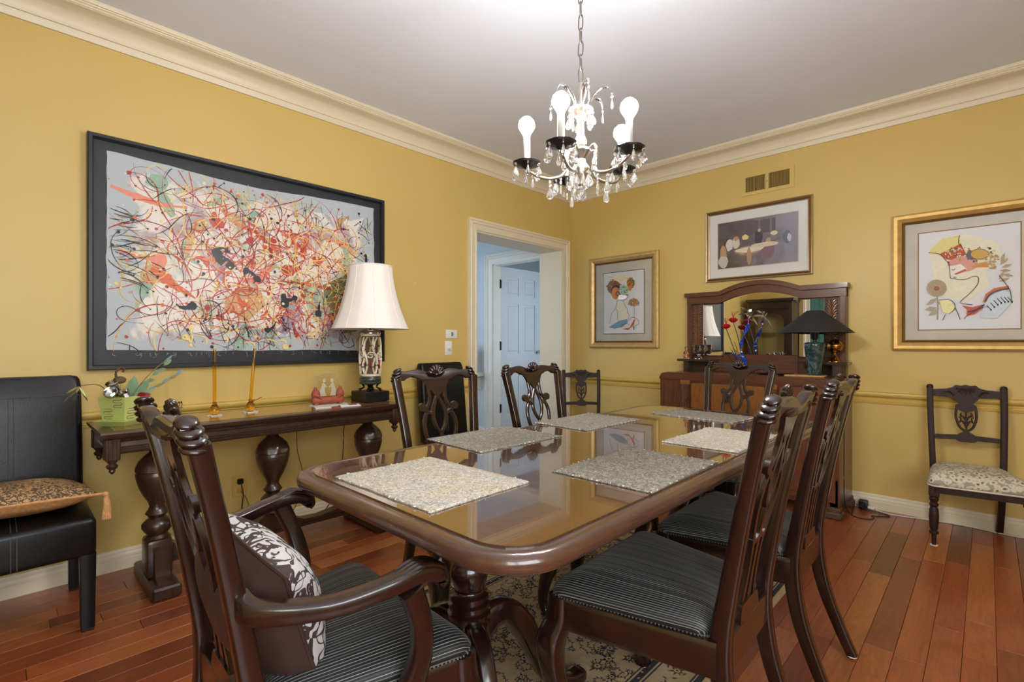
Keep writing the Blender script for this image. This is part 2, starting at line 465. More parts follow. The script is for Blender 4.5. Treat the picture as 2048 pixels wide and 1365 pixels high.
window('window_2', (c0, YN - .04, 0), (1, 0, 0), c1 - c0, b0, b1, 'day_pane')
# hall and the room beyond it
OX0, OX1, HZ = -1.17, -.42, 2.06
w = B(); w.span(-2.3, OX0, 0, .12, 0, ZC); w.span(OX0, OX1, 0, .12, HZ, ZC); w.span(OX1, -WT - .001, 0, .12, 0, ZC)
struct(w.obj('wall_hall', 'blue_wall', smooth=False))
w = B(); w.span(-2.42, -2.3, -3.2, -2.5, 0, ZC); w.span(-2.42, -2.3, -.7, 2.6, 0, ZC); w.span(-2.42, -2.3, -2.5, -.7, 0, .6); w.span(-2.42, -2.3, -2.5, -.7, 2.3, ZC)
struct(w.obj('wall_hall_side', 'blue_wall', smooth=False))
struct(B().span(-2.3, -WT, -3.2, -3.08, 0, ZC).obj('wall_hall_end', 'blue_wall', smooth=False))
window('window_3', (-2.36, -2.5, 0), (0, 1, 0), 1.8, .6, 2.3, 'hall_pane')
struct(B().span(-2.3, .2, 2.6, 2.7, 0, ZC).span(.2, .3, .12, .4, 0, ZC).span(.2, .3, 1.7, 2.6, 0, ZC).span(.2, .3, .4, 1.7, 0, .7).span(.2, .3, .4, 1.7, 2.0, ZC).obj('wall_far_room', 'wall_paint', smooth=False))
window('fill_window', (.25, .4, 0), (0, 1, 0), 1.3, .7, 2.0, 'hall_pane')  # unseen window, added to light the face of the open hall door
struct(B().span(-2.3, -WT, -3.08, 0, -.0155, 0).span(-2.3, .2, 0, 2.6, -.0155, 0).obj('floor_hall', 'oak_brown', smooth=False))

# crown, chair rail, baseboards, casings
cz = ZC - 2.71
crown = [(0, 2.560), (.010, 2.560), (.013, 2.566), (.015, 2.586), (.017, 2.5885), (.0135, 2.590), (.0135, 2.593), (.020, 2.594)]
for k in range(9):
    a = R(8 + 76 * k / 8); crown.append((.020 + .078 * (1 - math.cos(a)) * 1.16, 2.594 + .074 * math.sin(a)))
crown += [(.099, 2.672), (.104, 2.674), (.104, 2.682), (.111, 2.683), (.112, 2.690), (.117, 2.691), (.120, 2.697), (.120, 2.71), (0, 2.71)]
struct(B().profile(crown, [(0, YN), (XR, YN), (XR, 0), (0, 0)], closed=True).obj('trim_crown', 'cream_paint', ang=35))
rail = [(0, .713), (.010, .714), (.012, .722), (.009, .724), (.009, .727), (.014, .729), (.014, .738), (.010, .740), (.011, .752), (.020, .757), (.029, .765), (.032, .776), (.029, .786), (.020, .792), (0, .792)]
struct(B().profile(rail, [(0, -1.42), (0, YN)][::-1][::-1]).obj('trim_rail_left', 'rail_paint', ang=35))
struct(B().profile(rail, [(XR, 0), (0, 0), (0, -.05)]).obj('trim_rail_back', 'rail_paint', ang=35))
base = [(0, 0), (.015, 0), (.015, .052), (.012, .056), (.013, .062), (.012, .074), (.008, .080), (.009, .086), (.005, .096), (0, .099)]
struct(B().profile(base, [(0, -1.42), (0, YN)]).obj('baseboard_left', 'cream_paint', ang=35))
struct(B().profile(base, [(XR, 0), (0, 0), (0, -.05)]).obj('baseboard_back', 'cream_paint', ang=35))
def casing(name, fn, u0, u1, z1, wd, mat):
    """stepped door casing; fn maps (u, z, out) to a point"""
    prof = [(0, 0), (0, .014), (.10, .017), (.16, .013), (.52, .016), (.60, .024), (.72, .026), (.78, .021), (.84, .028), (1, .028), (1, 0)]
    b = B(); vs = []; fs = []; n = len(prof)
    path = [((u0, 0), (-1, 0)), ((u0, z1), (-1, 1)), ((u1, z1), (1, 1)), ((u1, 0), (1, 0))]
    for (u, z), (du, dz) in path:
        for t, o in prof: vs.append(fn(u + du * t * wd, z + dz * t * wd, o))
    for i in range(3):
        for k in range(n - 1): fs.append((i * n + k, (i + 1) * n + k, (i + 1) * n + k + 1, i * n + k + 1))
    b.add(vs, fs); return struct(b.obj(name, mat, ang=30))
casing('trim_opening', lambda u, z, o: (o, u, z), OY0, OY1, OZ, .095, 'cream_paint')
j = B(); j.span(-WT, .001, OY0, OY0 + .012, 0, OZ - .012); j.span(-WT, .001, OY1 - .012, OY1, 0, OZ - .012); j.span(-WT, .001, OY0, OY1, OZ - .012, OZ)
struct(j.obj('trim_opening_lining', 'cream_paint', smooth=False))
casing('trim_hall_door', lambda u, z, o: (u, -o, z), OX0, OX1, HZ, .12, 'white_paint')
j = B(); j.span(OX0 - .005, OX0 + .010, -.001, .121, 0, HZ); j.span(OX1 - .012, OX1, -.001, .121, 0, HZ); j.span(OX0, OX1, -.001, .121, HZ - .012, HZ)
struct(j.obj('trim_hall_door_lining', 'white_paint', smooth=False))
struct(B().profile(base, [(OX0 - .12, 0), (-2.3, 0)]).obj('baseboard_hall', 'white_paint', ang=35))

def panel_door(name, mat, W, H, th=.036, panes=None):
    """six-panel door; local x = width from hinge, faces -y and +y"""
    d = B()
    st = .105; mid = .09
    rails = [(0, .22), (.80, .98), (1.60, 1.70), (H - .12, H)]
    d.span(0, st, -th / 2, th / 2, 0, H); d.span(W - st, W, -th / 2, th / 2, 0, H); [d.span(W / 2 - mid / 2, W / 2 + mid / 2, -th / 2, th / 2, ra[1], rb2[0]) for ra, rb2 in zip(rails, rails[1:])]
    for z0, z1 in rails: d.span(st, W - st, -th / 2, th / 2, z0, z1)
    o = struct(d.obj(name, mat, smooth=False))
    for z0, z1 in zip([r[1] for r in rails[:-1]], [r[0] for r in rails[1:]]):
        for xa, xb in ((st, W / 2 - mid / 2), (W / 2 + mid / 2, W - st)):
            p = B(); p.span(xa, xb, -th * .18, th * .18, z0, z1); p.box(((xa + xb) / 2, 0, (z0 + z1) / 2), (xb - xa - .05, th * .8, z1 - z0 - .05), bev=.011)
            p.obj('door_panel', mat, o, smooth=False)
    return o
d = panel_door('door_1', 'door_white', .74, 2.045)
d.location = (OX0 - .014, .125, .008); d.rotation_euler = (0, 0, R(90))
B().lathe([(.001, 0), (.012, 0), (.012, .03), (.026, .036), (.028, .052), (.018, .062), (0, .064)], n=14, M=Matrix.Rotation(R(90), 3, 'X')).obj('door_handle', 'silver', d, loc=(.68, -.018, 1.0))
B().lathe([(.001, 0), (.012, 0), (.012, .03), (.026, .036), (.028, .052), (.018, .062), (0, .064)], n=14, M=Matrix.Rotation(R(-90), 3, 'X')).obj('door_handle', 'silver', d, loc=(.68, .018, 1.0))
for z in (.32, 1.08, 1.83):
    B().box((0, -.02, z), (.03, .006, .1), bev=.001).lathe([(.007, z - .055), (.007, z + .055)], (-.012, -.024, 0), 8).obj('hinge', 'iron', d)
d2 = panel_door('door_2', 'teal_paint', .8, 2.04); d2.location = (.98, YN - .03, .005)
B().lathe([(.001, 0), (.012, 0), (.012, .03), (.028, .05), (0, .064)], n=12, M=Matrix.Rotation(R(-90), 3, 'X')).obj('door_handle', 'brass', d2, loc=(.73, .018, 1.0))
casing('trim_teal_door', lambda u, z, o: (u, YN + o, z), d0, d1, 2.05, .095, 'cream_paint')

# hall shelf, and a bottle-shaped solid standing in for a shadow on the wall
t = thing('wall_shelf', 'pale shelf ledge on the blue hall wall seen through the doorway', 'shelf', (-1.62, 0, .765))
B().span(-.3, .30, -.2, -.001, -.05, 0, bev=.006).obj('shelf_board', 'white_paint', t)
for x in (-.22, .22): B().prism([(0, 0), (-.16, 0), (-.15, -.03), (-.03, -.16), (0, -.17)], lambda u, v, k: (x + k, u, v - .05), -.012, .012).obj('bracket', 'white_paint', t, smooth=False)
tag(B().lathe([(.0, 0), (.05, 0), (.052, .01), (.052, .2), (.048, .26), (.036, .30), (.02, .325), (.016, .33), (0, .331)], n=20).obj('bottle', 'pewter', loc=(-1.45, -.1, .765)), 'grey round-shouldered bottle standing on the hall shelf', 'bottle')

# switches, outlet, vent, nail
t = thing('light_switch', 'small white wall plate with one grey toggle beside the doorway', 'light switch', (0, -1.592, 1.192))
B().box((.0035, 0, 0), (.007, .115, .07), bev=.003, seg=2).obj('cover_plate', 'plastic_white', t)
B().box((.009, .005, 0), (.008, .014, .032), bev=.001).obj('toggle', 'switch_grey', t)
t = thing('dimmer_switch', 'white dimmer plate with a round knob below the toggle switch', 'light switch', (0, -1.622, 1.08))
B().box((.0035, 0, 0), (.007, .07, .115), bev=.003, seg=2).obj('cover_plate', 'plastic_white', t)
B().lathe([(.018, 0), (.018, .006), (.014, .008), (.013, .024), (.011, .027), (0, .027)], (.007, 0, 0), 18, Matrix.Rotation(R(90), 3, 'Y')).obj('knob', 'plastic_white', t)
t = thing('wall_outlet', 'yellow painted socket plate low on the wall behind the console', 'outlet', (0, -3.15, .30))
B().box((.003, 0, 0), (.006, .075, .12), bev=.002).obj('cover_plate', 'rail_paint', t)
B().box((.0165, 0, .028), (.022, .03, .03), bev=.004).obj('plug', 'plastic_black', t)
B().box((.009, 0, -.026), (.006, .026, .026), bev=.003).obj('socket', 'plug_yellow', t)
t = thing('air_vent', 'yellow wall register with two banks of upright louvres above the pictures', 'vent', (1.874, 0, 2.37))
B().span(-.187, .187, -.006, 0, -.085, -.058).span(-.187, .187, -.006, 0, .058, .085).span(-.187, -.158, -.006, 0, -.058, .058).span(.158, .187, -.006, 0, -.058, .058).span(-.012, .012, -.006, 0, -.058, .058).obj('vent_frame', 'wall_paint', t, smooth=False)
B().span(-.158, .158, -.0012, -.0002, -.058, .058).obj('vent_back', 'vent_dark', t, smooth=False)
B().span(-.003, .003, -.014, -.006, -.01, .008).span(-.012, .003, -.014, -.011, -.002, .002).obj('lever', 'wall_paint', t, smooth=False)
for side in (-1, 1):
    for k in range(16):
        x = side * (.018 + k * .009)
        B().box((0, 0, 0), (.0016, .006, .112), rot=Matrix.Rotation(R(35), 3, 'Z')).obj('louvre', 'rail_paint', t, loc=(x, -.0045, 0), smooth=False) if k == 0 and side == -1 else None
lv = [o for o in t.children if o.name.startswith('louvre')][0]
for side in (-1, 1):
    for k in range(16):
        if k == 0 and side == -1: continue
        c = lv.copy(); COL.objects.link(c); c.parent = t; c.location = (side * (.018 + k * .009), -.0045, 0)
tag(B().lathe([(.0, 0), (.006, 0), (.006, .003), (0, .004)], n=8, M=Matrix.Rotation(R(90), 3, 'Y')).obj('wall_nail', 'plastic_white', loc=(0, -4.12, 1.53)), 'tiny white nail head in the yellow wall left of the drip painting', 'nail')
tag(B().lathe([(.0, 0), (.005, 0), (.005, .003), (0, .004)], n=8, M=Matrix.Rotation(R(90), 3, 'Y')).obj('wall_nail', 'plastic_white', loc=(0, -1.94, 1.57)), 'tiny white nail head in the yellow wall right of the lamp shade', 'nail')
# ================================================================== dining chairs (pierced-splat, shell crest)
def back_y(z):                              # rake of the back above the seat
    t = max(0, (z - .42) / .56)
    return -.205 - .105 * t ** 1.25
def seat_outline(wf, wb, yf, yb, r=.05, n=6):
    cs = [(wb, yb), (wf, yf), (-wf, yf), (-wb, yb)]; o = []
    N = len(cs)
    for i in range(N):
        p = Vector(cs[i]); a = (Vector(cs[i - 1]) - p).normalized(); b = (Vector(cs[(i + 1) % N]) - p).normalized()
        p0 = p + a * r; p1 = p + b * r
        for k in range(n + 1):
            t = k / n; o.append(p0 * (1 - t) ** 2 + p * 2 * t * (1 - t) + p1 * t * t)
    return o
def seat_cushion(wf, wb, yf, yb, z0, hgt, name, mat, parent, r=.05):
    ol = seat_outline(wf, wb, yf, yb, r); dense = []
    for i in range(len(ol)):
        a, b = ol[i], ol[(i + 1) % len(ol)]; k = max(1, int((b - a).length / .04))
        for q in range(k): dense.append(a.lerp(b, q / k))
    c = Vector((0, (yf + yb) / 2)); n = len(dense); vs = []; fs = []
    rings = [(.99, 0), (1.015, .08), (1.02, .22), (1.0, .40), (.955, .58), (.88, .74), (.76, .86), (.58, .94), (.36, .985), (.12, 1)]
    for s, h in rings:
        for p in dense: q = c + (p - c) * s; vs.append((q.x, q.y, z0 + hgt * h))
    vs.append((c.x, c.y, z0 + hgt))
    for k in range(len(rings) - 1):
        for i in range(n): j = (i + 1) % n; fs.append((k * n + i, k * n + j, (k + 1) * n + j, (k + 1) * n + i))
    L = (len(rings) - 1) * n
    for i in range(n): fs.append((L + i, L + (i + 1) % n, len(vs) - 1))
    fs.append(tuple(range(n - 1, -1, -1)))
    o = B().add(vs, fs).obj(name, mat, parent, ang=60)
    us = []                                  # across-the-seat coordinate that follows the flare of the sides
    for s, h in rings + [(0, 1)]:
        for p in (dense if s else [c]):
            q = c + (p - c) * s; k = (q.y - yb) / (yf - yb); half = wb + (wf - wb) * k; r_ = q.x / half
            us.append(5 + r_ * .25 + math.copysign(abs(r_) ** 6, r_) * (1 - h) * hgt * .8)
    o.data.attributes.new('stripe_u', 'FLOAT', 'POINT').data.foreach_set('value', us)
    return o, dense
def dining_chair(label, wf=.265, wb=.175, arms=False):
    t = thing('dining_armchair' if arms else 'dining_chair', label, 'chair')
    yf, yb = .22, -.21; W = 'mahogany'
    seat, ol = seat_cushion(wf, wb, yf, yb + .02, .425, .062, 'seat', 'stripe_fabric', t)
    nb = B()                                 # row of nail heads under the cushion
    per = []
    for i in range(len(ol)):
        a, b = ol[i], ol[(i + 1) % len(ol)]; L = (b - a).length; k = max(1, round(L / .0085))
        for q in range(k): per.append(a.lerp(b, q / k))
    for p in per: nb.ell((p.x * 1.012, .015 + (p.y - .015) * 1.012, .428), .0028, 5, 3)
    tag(nb.obj('nail_trim', 'nail_silver', seat), kind='stuff')
    # seat rails
    for s in (-1, 1):
        B().sweep([(s * (wf - .012), yf - .02, .385), (s * (wb + .005), yb + .01, .385)], (.013, .042), sec=RSEC).obj('side_rail', W, t)
    B().prism([(-wf + .03, .343), (-.12, .343), (-.08, .352), (0, .358), (.08, .352), (.12, .343), (wf - .03, .343), (wf - .03, .427), (-wf + .03, .427)], lambda u, v, k: (u, yf - .013 + k, v), -.012, .012).obj('front_rail', W, t, ang=20)
    B().box((0, yb + .003, .385), (wb * 2, .026, .085), bev=.004).obj('back_rail', W, t)
    # cabriole front legs
    for s in (-1, 1):
        x, y = s * (wf - .024), yf - .024
        P = catmull([(x, y, .428), (x + s * .002, y + .004, .36), (x + s * .018, y + .020, .30), (x + s * .014, y + .016, .22), (x - s * .004, y - .004, .13), (x - s * .010, y - .010, .06), (x - s * .002, y - .002, .028), (x + s * .004, y + .006, .012), (x + s * .004, y + .006, 0)], 4)
        B().sweep(P, lerp_list([.028, .031, .036, .029, .021, .017, .019, .027, .022], len(P)), sec=rrect(1, 1, .6, 3), up=(0, 1, 0)).obj('front_leg', W, t, ang=50)
    # rear legs running up into the stiles
    for s in (-1, 1):
        P = [(s * (wb - .005), -.315, 0), (s * (wb - .006), -.275, .09), (s * (wb - .008), -.228, .22), (s * (wb - .010), -.206, .34), (s * (wb - .010), -.205, .44), (s * (wb - .010), back_y(.54), .54), (s * (wb - .006), back_y(.66), .66), (s * (wb + .004), back_y(.78), .78), (s * (wb + .014), back_y(.88), .88), (s * (wb + .022), back_y(.955), .955)]
        P = catmull(P, 4)
        B().sweep(P, lerp_list([(.014, .016), (.015, .018), (.017, .021), (.018, .023), (.019, .023), (.018, .020), (.0165, .018), (.0165, .0165), (.0175, .016), (.019, .017)], len(P)), sec=RSEC, up=(0, 1, 0)).obj('rear_leg', W, t, ang=45)
        B().lathe([(.017, 0), (.017, .003)], (s * (wb - .005), -.312, -.001), 10).obj('felt_pad', 'felt_white', t)
    # crest rail with reeded ears and a carved shell
    e = wb + .030
    top = [(0, .966), (.03, .974), (.055, .984), (.085, .991), (.12, .988), (e - .055, .984), (e - .03, .990), (e - .012, .992), (e - .004, .975), (e - .012, .945)]
    bot = [(e - .045, .943), (e - .065, .955), (e - .09, .960), (.115, .956), (.095, .952), (.078, .943), (.04, .939), (0, .939)]
    half = [tuple(p[:2]) for p in catmull([(a, b, 0) for a, b in top], 3)] + [tuple(p[:2]) for p in catmull([(a, b, 0) for a, b in bot], 3)]
    poly = half + [(-a, b) for a, b in half[::-1][1:-1]]
    cr = B(); n = len(poly)
    ring = [(.94, -.013), (1, -.009), (1, .009), (.94, .013)]
    cx, cz0 = 0, .955; vs = []
    for sc, dy in ring:
        for u, v in poly: vs.append((u * (1 - (1 - sc) * .06), back_y(v) - .004 + dy - .012 * (1 - (u / e) ** 2), v + (1 - sc) * .06 * (1 if v < .96 else -1)))
    fs = [tuple(range(n - 1, -1, -1)), tuple(range(3 * n, 4 * n))]
    for k in range(3):
        for i in range(n): fs.append((k * n + i, k * n + (i + 1) % n, (k + 1) * n + (i + 1) % n, (k + 1) * n + i))
    cr.add(vs, fs); crest = cr.obj('crest_rail', W, t, ang=45)
    for s in (-1, 1):
        eb = B()
        for k in range(4):
            z = .990 - k * .0135
            Mr = Matrix.Rotation(s * R(24 - k * 3), 3, 'Y')
            eb.ell((s * (e - .020 + k * .0035), back_y(z) - .005, z), ((.021, .025, .0265, .025)[k], (.019, .022, .0235, .0235)[k], .0088), 12, 8, Mr)
        eb.obj('carved_ear', W, crest, ang=60)
    sh = B()
    for k in range(7):
        a = R(-72 + 24 * k); d = Vector((math.sin(a), 0, math.cos(a)))
        P = [Vector((0, back_y(.96) - .002, .966)) + d * (.044 * q) + Vector((0, .010 * math.sin(PI * q), 0)) for q in (0, .3, .6, .85, 1)]
        sh.sweep(P, [.003, .0055, .0078, .0086, .004], sec=circ(7), up=(0, 1, 0))
    sh.ell((0, back_y(.96) + .004, .966), (.010, .008, .007), 10, 6)
    sh.obj('carved_shell', W, crest, ang=60)
    # pierced splat
    sp = B()
    fn = lambda u, v, k: (u, back_y(v) - .010 * max(0, (v - .6) / .35) + k, v)
    def stroke(P, wd):
        P = catmull([(a, b, 0) for a, b in P], 5); L = []; Rr = []; ws = lerp_list(wd if isinstance(wd, list) else [wd, wd], len(P))
        vs = []; fs = []
        for i, p in enumerate(P):
            d = (P[min(i + 1, len(P) - 1)] - P[max(i - 1, 0)]).normalized(); nn = Vector((-d.y, d.x, 0)); h = ws[i] / 2
            for a, k in ((-h, -.0055), (h, -.0055), (h, .0035), (h - .003, .0065), (-h + .003, .0065), (-h, .0035)):
                q = p + nn * a; vs.append(fn(q.x, q.y, k))
        m = len(P)
        for i in range(m - 1):
            for k in range(6): j = (k + 1) % 6; fs.append((i * 6 + k, i * 6 + j, (i + 1) * 6 + j, (i + 1) * 6 + k))
        fs += [tuple(range(5, -1, -1)), tuple((m - 1) * 6 + k for k in range(6))]
        sp.add(vs, fs)
    vase = [(.070, 0.9433), (.059, 0.9292), (.050, 0.9142), (.046, 0.8983), (.032, 0.8975), (.020, 0.8850), (.009, 0.8717), (0, 0.8583)]
    vp = vase + [(-a, b) for a, b in vase[::-1][1:]]
    sp.prism(vp, fn, -.0055, .0065)
    for s in (-1, 1):
        stroke([(s * .040, 0.9083), (s * .040, 0.8833), (s * .039, 0.8625), (s * .045, 0.8383), (s * .060, 0.8200), (s * .076, 0.8142)], [.016, .015, .015, .016, .017, .015])
        stroke([(s * .003, 0.8708), (s * .015, 0.8458), (s * .028, 0.8167), (s * .033, 0.7850), (s * .028, 0.7517), (s * .016, 0.7267), (s * .002, 0.7100)], [.012, .016, .018, .018, .016, .015, .015])
        stroke([(s * .080, 0.8150), (s * .062, 0.8050), (s * .046, 0.7958), (s * .032, 0.7900)], [.015, .018, .018, .013])
        stroke([(s * .052, 0.8050), (s * .068, 0.7867), (s * .079, 0.7542), (s * .078, 0.7183), (s * .066, 0.6709), (s * .047, 0.6293), (s * .036, 0.5837), (s * .036, 0.5251), (s * .046, 0.4665)], [.015, .017, .018, .017, .016, .016, .016, .017, .02])
        sp.prism([(s * .082 + .018 * a, .8233 + .018 * b) for a, b in circ(12)], fn, -.006, .007)
    stroke([(0, 0.7167), (0, 0.6879), (0, 0.6423), (0, 0.5511), (0, 0.4600)], [.012, .018, .020, .020, .03])
    stroke([(-.056, 0.6397), (-.03, 0.6228), (0, 0.6358), (.03, 0.6228), (.056, 0.6397)], .013)
    spl = sp.obj('splat', W, t, ang=35)
    B().prism([(-.075, .425), (.075, .425), (.066, .455), (.058, .468), (-.058, .468), (-.066, .455)], lambda u, v, k: (u, -.205 + k, v), -.014, .016).obj('splat_shoe', W, t, ang=25)
    if arms:
        for s in (-1, 1):
            P = catmull([(s * (wb - .005), back_y(.665) + .008, .668), (s * (wb + .040), -.22, .660), (s * (wb + .095), -.12, .655), (s * (wb + .125), -.02, .668), (s * (wb + .128), .045, .676), (s * (wb + .128), .082, .660), (s * (wb + .128), .084, .640)], 5)
            arm = B().sweep(P, lerp_list([(.013, .022), (.018, .018), (.021, .015), (.022, .015), (.026, .017), (.026, .014), (.022, .006)], len(P)), sec=RSEC, up=(0, 0, 1)).obj('arm', W, t, ang=50)
            rd = B()
            for k in range(4):
                xx = s * (wb + .128) + (k - 1.5) * .012
                rd.sweep(catmull([(xx, .0, .684), (xx, .045, .692), (xx, .086, .676), (xx, .096, .650), (xx, .088, .636)], 4), [.003, .0062, .007, .0066, .003], sec=circ(7), up=(1, 0, 0))
            rd.obj('carved_knuckle', W, arm, ang=60)
            P = catmull([(s * (wf - .018), .045, .35), (s * (wf - .004), .05, .42), (s * (wf + .018), .06, .50), (s * (wf + .040), .045, .58), (s * (wf + .052), .015, .655)], 5)
            B().sweep(P, lerp_list([(.016, .026), (.017, .027), (.015, .022), (.0145, .020), (.016, .022)], len(P)), sec=RSEC, up=(0, 1, 0)).obj('arm_support', W, t, ang=50)
    return t
CG = 'dining chairs with pierced splats'
ch = dining_chair('x')
spots = [((1.566, -2.765), -100, 'shell-crested dining chair on the console side, nearer the table lamp'),
         ((1.645, -2.140), -93, 'shell-crested dining chair standing in front of the open doorway'),
         ((1.990, -1.366), 171, 'shell-crested dining chair in front of the mirrored sideboard'),
         ((2.450, -2.805), 92, 'nearer of the two dining chairs with their backs to the bare floor'),
         ((2.445, -2.190), 91, 'farther of the two dining chairs with their backs to the bare floor')]
for i, ((x, y), a, lab) in enumerate(spots):
    o = ch if i == 0 else copy_tree(ch)
    o.location = (x, y, .009); o.rotation_euler = (0, 0, R(a)); tag(o, lab, 'chair', CG)
ac = dining_chair('dark dining armchair with curved arms and a brown cushion against its back', .285, .195, True)
ac.location = (1.985, -3.585, .003); ac.rotation_euler = (0, 0, R(-2))

# cushions
def pillow(w, h, th, n=18, pinch=.10):
    def f(sgn):
        def g(u, v):
            a, b = u * 2 - 1, v * 2 - 1
            k = 1 - pinch * ((1 - a * a) * abs(b) ** 3 if abs(b) > abs(a) else (1 - b * b) * abs(a) ** 3)
            x = a * w / 2 * (1 - pinch * (1 - b * b) * 0 - pinch * .6 * (1 - abs(b) ** 2) * abs(a) ** 6)
            z = b * h / 2 * (1 - pinch * .6 * (1 - abs(a) ** 2) * abs(b) ** 6)
            d = max(0, (1 - abs(a) ** 2.2)) ** .58 * max(0, (1 - abs(b) ** 2.2)) ** .58
            d *= 1 + .06 * math.sin(5 * a + 2 * b) * math.cos(4 * b)
            return (x, sgn * th / 2 * d, z)
        return g
    return f
def cushion(name, label, w, h, th, m_front, m_back):
    t = thing(name, label, 'cushion'); f = pillow(w, h, th)
    B().grid(f(1), 20, 20).obj('front_cover', m_front, t, ang=80, flip=False)
    B().grid(lambda u, v: f(-1)(1 - u, v), 20, 20).obj('back_cover', m_back, t, ang=80, flip=False)
    P = []
    for k in range(80):
        q = k / 80 * 4; s = int(q); r = q - s
        u, v = ((r, 0), (1, r), (1 - r, 1), (0, 1 - r))[s]; P.append(f(1)(u, v))
    return t, P
t, P = cushion('cushion', 'brown satin cushion with white damask front on the armchair seat', .35, .31, .19, 'damask_white', 'satin_brown')
B().sweep(P, .004, sec=circ(6), up=(0, 1, 0), closed=True).obj('piping', 'satin_brown', t)
fr = B(); rf = random.Random(5)
for k in range(30):
    z = -.16 + .32 * rf.random(); x = .19 + .006 * rf.random()
    fr.sweep([(-x, 0, z), (-x - .008, .004 * rf.uniform(-1, 1), z + .006 * rf.uniform(-1, 1))], .0018, sec=circ(4))
tag(fr.obj('fringe', 'fringe_white', t), kind='stuff')
t.location = (2.00, -3.734, .588); t.rotation_euler = (R(20), R(10), R(7))

# ================================================================== dining table
TX, TY, TW, TL, TZ = 2.095, -2.477, .935, 2.15, .755
t = thing('dining_table', 'long polished mahogany dining table on two turned pedestals', 'table', (TX, TY, 0))
def rr(w, l, r, n=8): return rrect(w, l, r, n)
top = B(); nose = [(-.012, TZ - .040), (-.004, TZ - .040), (.004, TZ - .036), (.010, TZ - .028), (.0125, TZ - .018), (.010, TZ - .008), (.003, TZ - .0015), (-.006, TZ), (-.030, TZ - .001), (-.034, TZ - .0035)]
ol = rr(TW / 2 - .012, TL / 2 - .012, .13, 10); n = len(ol)
vs = []
for o_, z in nose:
    for x, y in rr(TW / 2 - .012 + o_, TL / 2 - .012 + o_, .13 + o_, 10): vs.append((x, y, z))
fs = [(k * n + i, k * n + (i + 1) % n, (k + 1) * n + (i + 1) % n, (k + 1) * n + i) for k in range(len(nose) - 1) for i in range(n)]
fs += [tuple(range(n - 1, -1, -1)), tuple((len(nose) - 1) * n + i for i in range(n))]
top.add(vs, fs); top.obj('table_rim', 'table_edge', t, ang=50)
iw, il = TW / 2 - .046, TL / 2 - .046
def clip_panel(y0, y1):
    return [(x, min(max(y, y0), y1)) for x, y in rr(iw, il, .10, 12)]
for y0, y1 in ((-il, -.27), (-.2688, .2768), (.278, il)):
    pts = clip_panel(y0, y1); o2 = []
    for p in pts:
        if not o2 or (abs(p[0] - o2[-1][0]) + abs(p[1] - o2[-1][1])) > 1e-5: o2.append(p)
    # keep only the outline corners at the cut
    xs = [p for p in o2 if abs(p[1] - y0) > 1e-6 and abs(p[1] - y1) > 1e-6]
    if y0 == -il: poly = [p for p in o2 if p[1] < y1 - 1e-6] + [(iw, y1), (-iw, y1)]; poly.sort(key=lambda p: math.atan2(p[1] - (y0 + y1) / 2, p[0]))
    elif y1 == il: poly = [p for p in o2 if p[1] > y0 + 1e-6] + [(iw, y0), (-iw, y0)]; poly.sort(key=lambda p: math.atan2(p[1] - (y0 + y1) / 2, p[0]))
    else: poly = [(-iw, y0), (iw, y0), (iw, y1), (-iw, y1)]
    B().prism(poly, lambda u, v, k: (u, v, k), TZ - .0034, TZ + .0006).obj('top_panel', 'table_top', t, smooth=False)
ap = B(); ap.span(-TW / 2 + .13, TW / 2 - .13, -TL / 2 + .2, TL / 2 - .2, TZ - .085, TZ - .04, bev=.004).obj('apron', 'mahogany', t)
colp = [(.0, .235), (.030, .238), (.046, .25), (.054, .268), (.056, .30), (.056, .372), (.050, .380), (.050, .386), (.058, .390), (.058, .402), (.049, .407), (.049, .411), (.056, .415), (.056, .426), (.047, .431), (.047, .435), (.053, .439), (.053, .448), (.043, .454), (.040, .460), (.044, .474), (.050, .492), (.052, .506), (.049, .524), (.040, .538), (.034, .544), (.034, .548), (.045, .552), (.047, .562), (.043, .570), (.034, .575), (.033, .60), (.040, .63), (.060, .655), (.072, .670), (.072, .68)]
for py, legs in ((-.76, ((-27, .40), (85, .46), (192, .36))), (.76, ((30, .40), (-85, .46), (150, .43)))):
    ped = B().lathe(colp, (0, py, 0), 28).obj('pedestal', 'mahogany', t, ang=35)
    B().box((0, py, .69), (.42, .16, .05), bev=.01).obj('bearer', 'mahogany', ped)
    for ang, reach in legs:
        a = R(ang); d = Vector((math.cos(a), math.sin(a), 0)); k = reach / .40
        prf = [(.035, .335), (.070, .362), (.115, .355), (.165, .295), (.21, .205), (.255, .115), (.30, .058), (.345, .036), (.385, .036), (.40, .046)]
        P = catmull([Vector((0, py, 0)) + d * (r * k) + Vector((0, 0, z)) for r, z in prf], 4)
        B().sweep(P, lerp_list([(.024, .040), (.025, .038), (.026, .034), (.026, .036), (.025, .034), (.024, .030), (.024, .026), (.027, .024), (.029, .022), (.016, .014)], len(P)), sec=rrect(1, 1, .6, 3), up=(0, 0, 1)).obj('pedestal_leg', 'mahogany', ped, ang=50)

